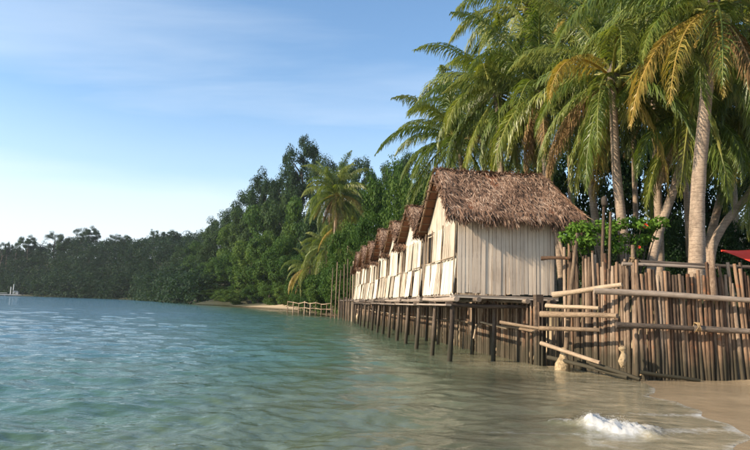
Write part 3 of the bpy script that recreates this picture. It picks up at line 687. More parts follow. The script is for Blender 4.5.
# tall pale pole with a footing, two thin uprights, stout post with a bent cap
a = at_y(563, 366, 16.1); b = at_y(577, 233, a.y); tp = pole('tall_pole', (a.x, a.y, -0.4), b, 0.07, 'log', fe, inv); tp['label'] = 'tall pale leaning pole at the left end of the fence'
def lump(name, p, prof, mat, parent, n=10, seed=1):
    g = random.Random(seed); V = []; F = []
    for i, (r, zz, ox) in enumerate(prof):
        for k in range(n):
            an = 2*math.pi*k/n; rr = r*(1+g.uniform(-0.16, 0.16)); V.append((ox+rr*math.cos(an), rr*math.sin(an), zz+g.uniform(-0.02, 0.02)))
    for i in range(len(prof)-1):
        for k in range(n): F.append((i*n+k, i*n+(k+1) % n, (i+1)*n+(k+1) % n, (i+1)*n+k))
    F.append(tuple(range(n-1, -1, -1))); F.append(tuple((len(prof)-1)*n+k for k in range(n)))
    m = MB(); m.add(V, F); o = m.build(name, mat, parent, True); o.location = p; return o
q = inv @ Vector((a.x-0.02, a.y-0.02, a.z+0.02))
lump('footing', q, [(0.20, -0.4, 0), (0.19, 0.02, 0), (0.15, 0.12, 0.02), (0.115, 0.24, 0.03), (0.10, 0.40, 0.05), (0.085, 0.46, 0.06)], M['pale_stone'], fe, seed=3)
q = at_y(623, 364, 13.95)
st = lump('knotted_bundle', (q.x, q.y, q.z), [(0.06, -0.09, -0.02), (0.12, 0.0, -0.02), (0.15, 0.10, 0.0), (0.14, 0.22, 0.02), (0.09, 0.31, 0.03), (0.07, 0.36, 0.02), (0.13, 0.41, 0.0), (0.14, 0.47, -0.01), (0.06, 0.52, 0.0)], M['pale_stone'], None, n=12, seed=5)
st.scale = (0.62, 0.62, 0.78)
tag(st, 'pale knotted bundle tied on the low dark beam at the fence corner', 'bundle')
for px, yt, yb in ((604, 206, 262), (611, 212, 265)):
    p1 = at_y(px, yt, 15.9); p2 = at_y(px-1.5, 330, 15.8); pole('upright', (p2.x, p2.y, 1.5), p1, 0.045 if px > 605 else 0.052, 'pole', fe, inv)
p1 = at_y(604.5, 204, 15.86); lump('post_cap', inv @ p1, [(0.06, -0.06, 0), (0.09, 0.0, 0), (0.085, 0.12, 0), (0.06, 0.2, 0)], M['bark'], fe, seed=8)
p = on_fence(713); t = at_y(713, 251, 14.1); pole('upright', (p.x, t.y, 1.9), t, 0.08, 'pole', fe, inv)
p = at_y(632, 262, 14.7); t = at_y(632.5, 245, 14.7); pole('upright', (p.x, p.y, 1.9), t, 0.055, 'log', fe, inv)
# rope lashings
for px, py, Y, r in ((697, 327, 13.93, 0.105), (632, 261, 14.62, 0.085)):
    c = at_y(px, py, Y); m = MB()
    for q_ in range(4):
        pts_ = [(0.026*(q_-1.5)+0.02*math.sin(k_*1.7+q_), r*math.cos(k_*math.pi/5), r*math.sin(k_*math.pi/5)) for k_ in range(11)]
        m.tube(pts_, 0.011, 5, False)
    o = m.build('lashing', M['rope'], fe, True); o.location = inv @ c
# side pole from the hut's back corner to the fence (the short one with a red end)
a = at_y(541, 258.5, 17.0); b = at_y(570, 258.5, 16.7); pole('brace', a, b, 0.06, 'pole_brown', fe, inv)
a = at_y(568, 253, 17.2); b = at_y(556, 228, 17.5); pole('brace', (a.x, a.y, a.z-0.6), b, 0.06, 'pole', fe, inv)

# ------------------------------------------------------------------ walkway and beach fence at the far end of the huts
wk = empty('stilt_walkway', hutp(0.3, PITCHH*NH), ROWZ); inv = invm(wk)
tag(wk, 'low stilt walkway beyond the farthest hut, leading to the beach', 'walkway')
for k in range(16):
    y = PITCHH*NH+0.9+k*1.55
    if k < 15:
        MB().box((0.9, 0.9+k*1.55+0.75, DZ-0.17), (1.5, 1.45, 0.07), jit=0.01).build('deck_plank', M['beam'], wk)
    for x in (0.0, 1.6):
        a = hutp(x+0.3, y); g0 = hgt(a.x, a.y); pole('post', (a.x, a.y, min(g0, 0)-0.3), (a.x, a.y, DZ+random.uniform(-0.2, 0.15)), 0.085, 'stilt', wk, inv)
for x in (-0.1, 1.7):
    a = hutp(x+0.3, PITCHH*NH+0.4, DZ-0.22); b = hutp(x+0.3, PITCHH*NH+24.5, DZ-0.25); pole('beam', a, b, 0.08, 'beam', wk, inv)
# tall bare poles standing behind the far end of the row
for k, (px, yt) in enumerate(((333, 268), (337.5, 262), (341, 270), (344.5, 264), (348, 259), (351, 266), (353.5, 261))):
    Y = 60+k*-1.4; t = at_y(px, yt, Y); g0 = hgt(t.x, Y)
    o = pole('bare_pole', (t.x+random.uniform(-.1, .1), Y, g0-0.2), t, 0.06, 'stake_far')
    tag(o, 'bare grey pole, ' + ['leftmost', 'second from left', 'third from left', 'middle one', 'third from right', 'second from right', 'rightmost'][k] + ' of the seven standing past the last hut', 'pole', 'bare poles past the last hut')
bf = empty('beach_fence', (-7, 76, hgt(-7, 76))); inv = invm(bf)
tag(bf, 'low rail fence of sticks on the sand at the end of the walkway', 'fence')
prev = None
for k in range(9):
    px = 288+k*5.6; Y = 84-k*1.6; p = at_y(px, 300, Y); g0 = hgt(p.x, Y); g0 = max(g0, 0.1)
    top = Vector((p.x, Y, g0+1.35+random.uniform(-.1, .2)))
    pole('post', (p.x, Y, g0-0.3), top, 0.08, 'log', bf, inv)
    if prev is not None:
        for f in (0.45, 0.92):
            pole('rail', prev[0]+(prev[1]-prev[0])*f, Vector((p.x, Y, g0))+(top-Vector((p.x, Y, g0)))*f, 0.06, 'log', bf, inv)
    prev = (Vector((p.x, Y, g0)), top)

# ------------------------------------------------------------------ coconut palms
def frond_mesh(elev, L, mat, seed, droop=1.0, nl=104, leaf=1.15, fold=0.0):
    """one frond in the x-z plane leaving the origin at angle elev; leaflets hang with gravity"""
    g = np.random.default_rng(seed); ns = 14
    pts = [np.zeros(3)]; an = elev; ds = L/ns
    for i in range(ns):
        s = (i+1)/ns
        an -= droop*(0.035+0.16*s)*max(0.25, math.cos(an))*1.0
        an = max(an, -1.45)
        pts.append(pts[-1]+ds*np.array([math.cos(an), 0.05*math.sin(seed+s*2)*s, math.sin(an)]))
    pts = np.array(pts); m = MB()
    rad = [0.050*(1-0.86*i/ns)+0.004 for i in range(ns+1)]; rad[0] = 0.075
    m.tube(pts, rad, 5, False, 0.9)
    V = [np.array(m.V)]; F = [np.array([f for f in m.F])]; A = [np.full(len(m.V), 0.95)]; o = len(m.V)
    for side in (-1, 1):
        s = np.linspace(0.13, 0.995, nl)+g.uniform(-0.004, 0.004, nl); f = s*ns; i = np.clip(f.astype(int), 0, ns-1); fr = (f-i)[:, None]
        base = pts[i]*(1-fr)+pts[i+1]*fr
        tan = pts[i+1]-pts[i]; tan /= np.linalg.norm(tan, axis=1)[:, None]
        up = np.stack([-tan[:, 2], np.zeros(nl), tan[:, 0]], 1); lat = np.repeat(np.array([[0, float(side), 0]]), nl, 0)
        ll = leaf*(np.sin(np.clip(s*1.05, 0, 1)*math.pi*0.86+0.30)**0.8)*g.uniform(0.82, 1.1, nl)
        ll *= np.where(g.uniform(0, 1, nl) < 0.10, 0.55, 1); ll = ll+0
        ang = (0.95-0.45*s+g.normal(0, 0.13, nl))[:, None]
        d1 = tan*np.cos(ang)+lat*np.sin(ang)+up*(0.22-0.25*fold)
        d1 /= np.linalg.norm(d1, axis=1)[:, None]
        gz = np.array([[0, 0, -1.0]]); sag = (g.uniform(0.55, 1.35, nl)*(0.9+0.5*fold))[:, None]
        d2 = d1*(1-0.25*sag)+gz*sag*0.9; d2 /= np.linalg.norm(d2, axis=1)[:, None]
        d3 = d1*0.45+gz*(0.55+sag)+g.normal(0, 0.26, (nl, 3)); d3 /= np.linalg.norm(d3, axis=1)[:, None]
        p0 = base; p1 = p0+d1*(ll*0.30)[:, None]; p2 = p1+d2*(ll*0.36)[:, None]; p3 = p2+d3*(ll*0.34)[:, None]
        wv = tan*0.7+up*0.7*g.uniform(-0.2, 1, nl)[:, None]; wv /= np.linalg.norm(wv, axis=1)[:, None]
        hw = wv*(0.0235*g.uniform(0.8, 1.2, nl))[:, None]
        vv = np.stack([p0-hw*0.6, p0+hw*0.6, p1-hw, p1+hw, p2-hw*0.8, p2+hw*0.8, p3-hw*0.15, p3+hw*0.15], 1).reshape(-1, 3)
        k = np.arange(nl)[:, None]*8+o
        F += [k+np.array([[0, 1, 3, 2]]), k+np.array([[2, 3, 5, 4]]), k+np.array([[4, 5, 7, 6]])]
        V.append(vv); o += len(vv)
        tone = np.clip(g.normal(0.45, 0.18, nl)+0.25*(s-0.5), 0, 1)[:, None]+np.array([[0, 0, 0, 0, 0.06, 0.06, 0.30, 0.30]]); A.append(tone.ravel())
    me = mesh_np('frond', np.concatenate(V), np.concatenate(F), mat, False, dict(tone=np.concatenate(A)))
    return me
ELEVS = [R(82), R(62), R(42), R(22), R(2), R(-22), R(-48)]
FM = {}
for kind, mt in (('g', 'frond'), ('y', 'frond_yellow'), ('d', 'frond_dry')):
    for e, el in enumerate(ELEVS):
        if kind == 'd' and e < 5: continue
        for v in range(3 if kind == 'g' else 2):
            FM.setdefault((kind, e), []).append(frond_mesh(el, random.uniform(4.3, 5.3), M[mt], random.randint(0, 9999), random.uniform(0.9, 1.35), fold=0.9 if kind == 'd' else 0.2*e/4))
def nut_mesh():
    V = []; F = []; n = 8; rings = 6
    for i in range(rings+1):
        a = math.pi*i/rings; r = 0.13*math.sin(a)+0.002; zz = 0.165*math.cos(a)
        for k in range(n): V.append((r*math.cos(2*math.pi*k/n)*(1+0.06*math.cos(3*2*math.pi*k/n)), r*math.sin(2*math.pi*k/n), zz))
    for i in range(rings):
        for k in range(n): F.append((i*n+k, (i+1)*n+k, (i+1)*n+(k+1) % n, i*n+(k+1) % n))
    m = MB(); m.add(V, F); return m.mesh('coconut', M['coconut'], True)
NUT = nut_mesh()
def palm(pixpath, Y, r0, r1, label, nf=26, scale=1.0, yell=0.12, dry=2, nuts=0, az0=0.0, dy=0.0, extra=(), base_z=None, group='coconut palms behind the fence', skip=None):
    """pixpath: trunk points in the photograph from base to crown at distance Y (dy: depth drift to the top)"""
    n = len(pixpath); P = [at_y(x, y, Y+dy*i/(n-1)) for i, (x, y) in enumerate(pixpath)]
    gz = hgt(P[0].x, P[0].y)
    base = Vector((P[0].x-(P[1].x-P[0].x)*0.3, P[0].y, gz-0.15))
    if P[0].z < gz+0.3: P = P[1:]
    P = [base]+P
    e = empty('coconut_palm', (base.x, base.y, gz)); tag(e, label, 'palm', group); inv = invm(e)
    # smooth trunk
    pp = []
    for i in range(len(P)-1):
        a, b = P[max(i-1, 0)], P[i]; c, d = P[i+1], P[min(i+2, len(P)-1)]
        for k in range(8):
            t = k/8; pp.append(0.5*((2*b)+(c-a)*t+(2*a-5*b+4*c-d)*t*t+(3*b-a-3*c+d)*t**3))
    pp.append(P[-1]); m = MB(); L = len(pp)
    rad = [(r0+(r1-r0)*min(1, i/(L-1)*1.1))*(1+0.35*math.exp(-i/2.5))*random.uniform(0.97, 1.03) for i in range(L)]
    m.tube([inv @ p for p in pp], rad, 14, True, 0.5, 0.02); m.build('trunk', M['palm_bark'], e, True)
    c = inv @ P[-1]
    tilt = (pp[-1]-pp[-4]).normalized()
    # crown shaft of old fibre
    lump('crown_base', c-Vector((0, 0, 0.35)), [(r1*1.0, -0.1, 0), (r1*1.5, 0.15, 0), (r1*1.6, 0.4, 0), (r1*0.9, 0.75, 0), (r1*0.3, 0.95, 0)], M['bark'], e, seed=int(Y*10) % 97)
    nf = int(nf*1.08)
    for k in range(nf):
        f = (k+0.5)/nf; el = 0 if f < 0.10 else 1 if f < 0.26 else 2 if f < 0.44 else 3 if f < 0.60 else 4 if f < 0.76 else 5 if f < 0.90 else 6
        kind = 'y' if random.random() < yell*0.6 and el >= 2 else 'g'
        az = az0+k*2.39996+random.uniform(-0.25, 0.25)
        if skip and skip(math.degrees(az) % 360, el): continue
        s = scale*random.uniform(0.88, 1.1)
        o = link('frond', random.choice(FM[(kind, el)]), e, Matrix.Translation(c+Vector((0, 0, random.uniform(-0.05, 0.2)))) @ Matrix.Rotation(az, 4, 'Z') @ Matrix.Rotation(random.gauss(0, 0.10), 4, 'X') @ Matrix.Rotation(random.gauss(0, 0.12), 4, 'Y') @ Matrix.Diagonal((s, s, s, 1)))
    for k in range(max(1, int(dry*0.6))):
        az = random.uniform(0, 6.28); s = scale*random.uniform(0.7, 0.95)
        link('frond', random.choice(FM[('d', random.choice([5, 6, 6]))]), e, Matrix.Translation(c-Vector((0, 0, 0.1))) @ Matrix.Rotation(az, 4, 'Z') @ Matrix.Rotation(random.gauss(0, 0.15), 4, 'Y') @ Matrix.Diagonal((s, s, s, 1)))
    for kind, el, az, s in extra:
        link('frond', FM[(kind, el)][0], e, Matrix.Translation(c) @ Matrix.Rotation(R(az), 4, 'Z') @ Matrix.Diagonal((s, s, s, 1)))
    for k in range(nuts):
        an = k*2.4+az0; o = link('coconut', NUT, e, Matrix.Translation(c+Vector((0.33*math.cos(an), 0.33*math.sin(an), -0.22-0.10*(k % 3)))) @ Euler((random.uniform(-.5, .5), random.uniform(-.5, .5), 0)).to_matrix().to_4x4())
    return e
palm([(697, 258), (698, 190), (706, 100), (714, 10)], 16.0, 0.235, 0.150, 'thickest coconut palm trunk with yellow drooping fronds and coconuts, right behind the fence', 24, 1.0, 0.15, 1, 9, 0.4, 0.3,
     extra=(('y', 5, 196, 1.0), ('y', 5, 215, 0.9), ('g', 3, 188, 1.15), ('y', 6, 245, 0.75)))
palm([(626, 262), (621, 215), (616, 165), (612, 78)], 19.0, 0.19, 0.135, 'slender upright coconut palm rising just right of the nearest hut roof', 28, 1.0, 0.06, 3, 5, 1.7, 0.5)
palm([(652, 262), (661, 225), (675, 185), (692, 120)], 18.5, 0.165, 0.125, 'coconut palm with curved trunk leaning right, between two upright trunks', 22, 0.9, 0.10, 3, 4, 3.1, 1.2)
palm([(708, 252), (716, 215), (728, 170), (745, 100)], 22.0, 0.17, 0.12, 'thin grey coconut palm leaning right, behind the thickest trunk', 24, 0.95, 0.08, 2, 0, 0.9, 1.0)
palm([(712, 250), (726, 222), (750, 192), (785, 130)], 20.0, 0.15, 0.12, 'coconut palm leaning far right and out of the picture at the right edge', 22, 0.95, 0.1, 2, 0, 2.0, 0.5)
palm([(552, 262), (550, 220), (545, 160), (540, 92)], 24.0, 0.17, 0.13, 'coconut palm behind the nearest hut roof with crown of hanging fronds', 28, 1.0, 0.08, 4, 4, 0.2, 0.5)
palm([(505, 262), (503, 220), (500, 150), (497, 96)], 26.0, 0.17, 0.13, 'coconut palm left of centre in the grove, fronds reaching over the hut roof', 28, 1.05, 0.10, 4, 0, 1.1, 0.5)
palm([(470, 262), (468, 230), (464, 190), (458, 142)], 32.0, 0.17, 0.13, 'leftmost coconut palm of the grove, low crown above the second hut', 28, 1.05, 0.05, 3, 0, 2.6, 0.5)
palm([(560, 262), (550, 180), (538, 90), (528, 10)], 28.0, 0.18, 0.13, 'tallest coconut palm of the grove, crown cut by the top edge', 28, 1.05, 0.05, 2, 3, 4.0, 0.5)
palm([(600, 262), (590, 170), (586, 80), (584, -5)], 25.0, 0.18, 0.13, 'tall coconut palm behind the slender trunk, crown at the top edge', 28, 1.0, 0.08, 2, 3, 5.0, 0.5)
palm([(660, 262), (656, 150), (652, 60), (648, 12)], 23.0, 0.18, 0.13, 'coconut palm in the back of the grove, left of the yellow fronds', 28, 1.0, 0.06, 3, 0, 0.7, 0.5)
palm([(770, 262), (765, 170), (760, 90), (756, 30)], 19.0, 0.18, 0.13, 'coconut palm just outside the right edge whose fronds hang into view', 26, 1.0, 0.10, 2, 2, 1.9, 0.5)
palm([(690, 262), (686, 180), (682, 120), (680, 70)], 28.0, 0.17, 0.13, 'far dark coconut palm seen between the trunks at right', 26, 1.0, 0.04, 4, 0, 2.9, 0.5)
palm([(490, 262), (488, 220), (484, 170), (480, 122)], 37.0, 0.17, 0.13, 'coconut palm deep in the grove left, half hidden above the hut ridge', 28, 1.0, 0.05, 4, 0, 0.3, 0.5)
palm([(572, 262), (571, 220), (570, 170), (568, 112)], 34.0, 0.17, 0.13, 'coconut palm deep in the grove, hidden behind the hut roof end', 28, 1.0, 0.05, 4, 0, 1.3, 0.5)
palm([(638, 262), (636, 220), (634, 160), (632, 100)], 33.0, 0.17, 0.13, 'coconut palm deep in the grove between slender and curved trunks', 28, 1.0, 0.05, 4, 0, 2.3, 0.5)
palm([(738, 262), (736, 220), (733, 170), (730, 112)], 31.0, 0.17, 0.13, 'coconut palm deep in the grove near the right edge', 28, 1.0, 0.05, 4, 0, 3.3, 0.5)
palm([(690, 262), (688, 180), (686, 60), (684, -20)], 30.0, 0.17, 0.13, 'coconut palm at the back with its crown above the top edge', 28, 1.0, 0.05, 4, 0, 4.3, 0.5)
palm([(334, 290), (334, 260), (335, 225), (336, 196)], 74.0, 0.17, 0.13, 'tall golden coconut palm drooping against the forest above the bare poles', 40, 1.25, 0.30, 9, 0, 0.5, 0.5, group='coconut palms at the forest edge')
palm([(346, 290), (347, 270), (348, 250), (350, 228)], 80.0, 0.17, 0.13, 'golden coconut palm below and right of the tall one at the forest edge', 30, 1.1, 0.15, 6, 0, 1.5, 0.5, group='coconut palms at the forest edge')
palm([(308, 300), (308, 290), (309, 282), (310, 268)], 96.0, 0.17, 0.13, 'short coconut palm with spreading golden fronds by the beach fence', 28, 1.1, 0.15, 5, 0, 2.5, 0.5, group='coconut palms at the forest edge')
palm([(328, 298), (328, 280), (327, 265), (326, 248)], 88.0, 0.17, 0.13, 'middle golden coconut palm between the short and the tall one', 28, 1.1, 0.15, 6, 0, 3.5, 0.5, group='coconut palms at the forest edge')

# ------------------------------------------------------------------ broadleaf trees
def leaf_cloud(centers, radii, per, size, g, flat=0.75, up=0.35):
    """leaf quads spread in clumps"""
    n = len(centers)*per
    c = np.repeat(centers, per, 0); r = np.repeat(radii, per, 0)
    d = g.normal(0, 1, (n, 3)); d /= np.linalg.norm(d, axis=1)[:, None]
    rad = g.uniform(0.25, 1, n)**0.55
    p = c+d*(rad*r)[:, None]*np.array([1, 1, flat])
    nrm = d*1.1+g.normal(0, 0.45, (n, 3))+np.array([0, 0, up]); nrm /= np.linalg.norm(nrm, axis=1)[:, None]
    t1 = np.cross(nrm, g.normal(0, 1, (n, 3))); t1 /= np.linalg.norm(t1, axis=1)[:, None]; t2 = np.cross(nrm, t1)
    s = (size*g.uniform(0.6, 1.35, n))[:, None]
    V = np.stack([p-t1*s*0.5, p+t2*s*0.30-nrm*s*0.10, p+t1*s*0.55-nrm*s*0.08, p-t2*s*0.30-nrm*s*0.10], 1).reshape(-1, 3)
    F = np.arange(n*4).reshape(-1, 4)
    ctone = np.repeat(g.normal(0, 0.16, len(centers)), per)
    tone = np.clip(0.5+ctone+g.normal(0, 0.16, n), 0, 1)
    return V, F, np.repeat(tone, 4)
def crown(seed, rx, rz, nclump, per, size, mat, shape='round', cl=0.30):
    """crown mesh centred on its base height 0 .. 2*rz, with gaps between clumps"""
    g = np.random.default_rng(seed)
    d = g.normal(0, 1, (nclump, 3)); d /= np.linalg.norm(d, axis=1)[:, None]
    rad = g.uniform(0.45, 1, nclump)**0.4
    lob = 1+0.22*np.sin(3*np.arctan2(d[:, 1], d[:, 0])+seed)+0.15*np.sin(5*d[:, 2]+seed*1.7)
    lob = np.minimum(lob, 1.06)
    c = d*(rad*lob)[:, None]*np.array([rx, rx, rz])+np.array([0, 0, rz])
    if shape == 'tier':            # open crown of separate leafy plates
        c[:, 2] = np.round(c[:, 2]/(rz*0.42))*(rz*0.42)+g.normal(0, rz*0.05, nclump)
    r = rx*cl*g.uniform(0.6, 1.25, nclump)
    V, F, A = leaf_cloud(c, r, per, size, g, 0.5 if shape == 'tier' else 0.75)
    return mesh_np('crown', V, F, mat, False, dict(tone=A))
def tree_trunk(h, r, seed, top):
    g = random.Random(seed); m = MB()
    pts = [(g.uniform(-.02, .02)*i, g.uniform(-.02, .02)*i, h*i/4) for i in range(5)]
    m.tube(pts, [r*(1.25, 0.95, 0.85, 0.7, 0.5)[i] for i in range(5)], 8)
    for k in range(6):
        an = k*1.05+g.uniform(-.3, .3); z0 = h*g.uniform(0.55, 0.95); L = top*g.uniform(0.5, 0.8)
        a = Vector((0, 0, z0)); b = a+Vector((math.cos(an)*L*0.5, math.sin(an)*L*0.5, L*0.45)); c = b+Vector((math.cos(an)*L*0.4, math.sin(an)*L*0.4, L*0.4))
        m.tube([a, b, c], [r*0.5, r*0.32, r*0.12], 6)
    return m.mesh('trunk', M['bark'], True)
CR = {'round': [crown(20+i, 1.0, 0.85, 64, 230, 0.070, M['leaf'], cl=0.29) for i in range(4)],
      'dark': [crown(40+i, 1.0, 0.9, 56, 230, 0.068, M['leaf_dark'], cl=0.29) for i in range(3)],
      'tier': [crown(60+i, 1.0, 1.0, 40, 170, 0.065, M['leaf_dark'], 'open', 0.34) for i in range(3)],
      'near': [crown(80+i, 1.0, 0.9, 110, 110, 0.060, M['leaf'], cl=0.24) for i in range(2)],
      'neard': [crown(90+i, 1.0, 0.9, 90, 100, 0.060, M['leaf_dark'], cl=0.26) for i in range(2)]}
TR = [tree_trunk(1.0, 0.022, i, 0.24) for i in range(4)]
def tree(px, ytop, Y, rpx, kind, label, group, name='broadleaf_tree', hfrac=None):
    top = at_y(px, ytop, Y); gz = hgt(top.x, Y); H = max(2.0, top.z-gz); r = rpx*Y/FPX
    rz = {'round': 0.85, 'dark': 0.9, 'tier': 1.0, 'near': 0.9, 'neard': 0.9}[kind]
    ch = min(H*0.94, 2*rz*r*1.0); e = empty(name, (top.x, Y, gz-0.1)); tag(e, label, 'tree', group)
    if hfrac: ch = H*hfrac
    z0 = H-ch
    link('trunk', random.choice(TR), e, Matrix.Diagonal((H*0.75, H*0.75, z0+ch*0.55, 1)))
    sz = ch/(2*rz)
    link('crown', random.choice(CR[kind]), e, Matrix.Translation((0, 0, z0+0.1)) @ Matrix.Rotation(random.uniform(0, 6.28), 4, 'Z') @ Matrix.Diagonal((r, r, sz, 1)))
    return e
ORDN = ['first', 'second', 'third', 'fourth', 'fifth', 'sixth', 'seventh', 'eighth', 'ninth', 'tenth', 'eleventh', 'twelfth', 'thirteenth', 'fourteenth', 'fifteenth', 'sixteenth', 'seventeenth', 'eighteenth', 'nineteenth', 'twentieth', 'twenty-first', 'twenty-second']
def row(items, kind, desc, group, hfrac=None):
    for i, (px, yt, Y, r) in enumerate(sorted(items)):
        k = kind[i % len(kind)] if isinstance(kind, (list, tuple)) else kind
        tree(px, yt, Y, r, k, f'{desc}, {ORDN[i]} from the left', group, hfrac=hfrac)
row([(160, 277, 285, 15), (178, 268, 262, 17), (196, 262, 225, 18), (212, 262, 200, 19), (226, 255, 178, 20), (240, 246, 164, 21), (256, 236, 152, 23), (273, 228, 141, 25), (289, 236, 130, 24), (302, 250, 120, 22)],
    'round', 'sunlit green tree in the front row above the beach', 'front row of trees above the beach', hfrac=0.80)
row([(205, 240, 240, 17), (222, 230, 212, 19), (238, 220, 190, 21), (254, 208, 178, 23), (271, 198, 168, 25), (288, 192, 156, 25), (306, 196, 146, 25), (322, 208, 130, 24), (345, 205, 118, 22)],
    ['round', 'dark'], 'green tree in the middle row of the wooded hill', 'middle row of trees on the wooded hill', hfrac=0.8)
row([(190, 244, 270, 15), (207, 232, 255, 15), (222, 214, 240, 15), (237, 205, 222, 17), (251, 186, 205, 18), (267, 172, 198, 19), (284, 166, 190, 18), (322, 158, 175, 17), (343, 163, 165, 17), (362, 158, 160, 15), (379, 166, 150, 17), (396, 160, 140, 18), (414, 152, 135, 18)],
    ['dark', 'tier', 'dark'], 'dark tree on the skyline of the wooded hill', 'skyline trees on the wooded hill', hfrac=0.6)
tree(303, 137, 178, 19, 'dark', 'tallest dark tree on the skyline rising above its neighbours', 'skyline trees on the wooded hill', hfrac=0.55)
row([(372, 186, 84, 26), (392, 168, 72, 30), (408, 176, 60, 30), (352, 222, 70, 24), (372, 212, 62, 24), (430, 172, 58, 30)], 'near', 'leafy bright green tree behind the row of huts', 'trees right behind the huts', hfrac=0.9)
row([(217, 289, 166, 14), (226, 289, 158, 13), (235, 290, 150, 12), (170, 291, 275, 10), (184, 289, 250, 11), (199, 287, 222, 12), (213, 286, 197, 13), (228, 285, 176, 14), (243, 284, 160, 14), (259, 283, 147, 15), (275, 283, 136, 15), (291, 285, 124, 15), (306, 284, 108, 16), (318, 272, 96, 20), (332, 262, 84, 22), (345, 252, 72, 22)],
    'round', 'low bush at the edge of the beach under the trees', 'bushes at the edge of the beach', hfrac=0.97)
# shade trees and shrubs at the back of the palm grove
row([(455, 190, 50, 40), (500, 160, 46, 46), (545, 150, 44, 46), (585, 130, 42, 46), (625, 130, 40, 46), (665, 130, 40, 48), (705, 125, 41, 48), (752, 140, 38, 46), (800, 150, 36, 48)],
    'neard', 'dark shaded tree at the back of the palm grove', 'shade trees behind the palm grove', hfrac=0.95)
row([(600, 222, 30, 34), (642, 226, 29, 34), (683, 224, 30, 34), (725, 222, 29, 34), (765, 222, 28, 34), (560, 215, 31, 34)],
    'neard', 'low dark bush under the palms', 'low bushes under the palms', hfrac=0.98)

# far wooded shore at the left: reads as one mass
def far_wood():
    g = np.random.default_rng(5); C = []; Rr = []
    sky_px = [-200, -60, 0, 25, 50, 75, 100, 125, 150, 180, 215]; sky_y = [262, 256, 252, 250, 246, 241, 243, 244, 240, 238, 236]
    line = [(-46, 165), (-51, 171), (-103, 268), (-200, 314), (-330, 330), (-420, 338)]
    ln = [math.dist(a, b) for a, b in zip(line[:-1], line[1:])]
    for k in range(2250):
        q = g.uniform(0, sum(ln)); i = 0
        while q > ln[i]: q -= ln[i]; i += 1
        (ax, ay), (bx, by) = line[i], line[i+1]; tx, ty = (bx-ax)/ln[i], (by-ay)/ln[i]; d = 95*g.uniform(0, 1)**1.7-1.5
        X = ax+tx*q+ty*d; Y = ay+ty*q-tx*d
        cc = CROT.transposed() @ Vector((X, Y, 10-CAMH)); px = 375-cc.x/cc.z*FPX
        if px > 205 or px < -260: continue
        yt = np.interp(px, sky_px, sky_y)
        ytop = 293-(293-yt)*min(1, 0.36+max(d, 0)/55.0)*1.12+g.uniform(-1, 4)
        T = at_y(px, ytop, Y).z; gz = max(0, hgt(X, Y)); r = g.uniform(2.6, 5.0)
        nq = 2+int((T-gz)/4.5) if d < 25 else 3
        for q_ in range(nq):
            C.append((X+g.normal(0, 2.0), Y+g.normal(0, 2.0), max(gz+0.8, T-r-(q_**1.2)*3.2+g.normal(0, 0.8)))); Rr.append(r*(1+0.10*q_))
    for k in range(520):
        q = g.uniform(0, sum(ln)); i = 0
        while q > ln[i]: q -= ln[i]; i += 1
        (ax, ay), (bx, by) = line[i], line[i+1]; tx, ty = (bx-ax)/ln[i], (by-ay)/ln[i]; d = g.uniform(-0.8, 3.5)
        C.append((ax+tx*q+ty*d, ay+ty*q-tx*d, g.uniform(0.9, 2.6))); Rr.append(g.uniform(1.3, 2.3))
    V, F, A = leaf_cloud(np.array(C), np.array(Rr), 62, 0.90, g)
    o = link('far_wood', mesh_np('far_wood', V, F, M['leaf_far'], False, dict(tone=A))); tag(o, 'distant dark wood covering the low shore at far left', 'wood', kind='stuff')
far_wood()
row([(3, 243, 345, 4), (9, 242, 345, 3.5), (17, 243, 345, 4), (29, 236, 345, 9), (55, 232, 345, 9), (64, 236, 340, 7), (80, 229, 345, 6), (92, 227, 345, 8), (116, 234, 345, 7), (126, 235, 345, 6), (155, 229, 340, 5), (172, 230, 335, 9)],
    ['tier', 'dark'], 'slim emergent tree on the far shore skyline', 'emergent trees on the far shore', hfrac=0.38)

# ------------------------------------------------------------------ flowering shrub behind the fence
def shrub():
    c = at_y(615, 250, 16.6); gz = hgt(c.x, 16.6)
    e = empty('flowering_shrub', (c.x, 16.6, gz)); tag(e, 'bright green shrub with red flowers sprawling over the fence top', 'shrub'); inv = invm(e)
    g = np.random.default_rng(8); V = []; F = []; A = []; o = 0; m = MB(); tips = []
    px_pts = [(566, 236), (574, 228), (583, 226), (592, 230), (600, 225), (610, 229), (620, 224), (632, 222), (642, 224), (652, 226), (660, 222), (576, 240), (590, 240), (606, 240), (625, 238), (640, 240), (618, 248), (635, 250), (648, 238), (583, 248)]
    for (x, y) in px_pts:
        t = inv @ at_y(x, y, 16.4+g.uniform(-0.4, 0.5)); b = Vector((t.x*0.55, 0, 0.0)); mid = b*0.4+t*0.6+Vector((0, 0, 0.12))
        m.tube([b, mid, t], [0.022, 0.014, 0.006], 5); tips.append(t)
    m.build('branches', M['bark'], e, True)
    cent = np.array([tuple(t) for t in tips]); V, F, A = leaf_cloud(cent, np.full(len(cent), 0.27), 110, 0.115, g, 0.7, 0.7)
    link('foliage', mesh_np('foliage', V, F, M['leaf_shrub'], False, dict(tone=A)), e)
    for (x, y) in ((645, 226), (639, 247)):
        c = inv @ at_y(x, y, 16.0); m = MB()
        for k in range(5):
            an = k*1.257; d = Vector((math.cos(an), -0.5, math.sin(an))).normalized(); s = Vector((-math.sin(an), 0, math.cos(an)))
            R0 = 0.09 if y < 240 else 0.05
            m.add([d*0.01, d*R0*0.6+s*R0*0.45, d*R0, d*R0*0.6-s*R0*0.45], [(0, 1, 2, 3)])
        o_ = m.build('flower', M['petal'], e); o_.location = c
shrub()

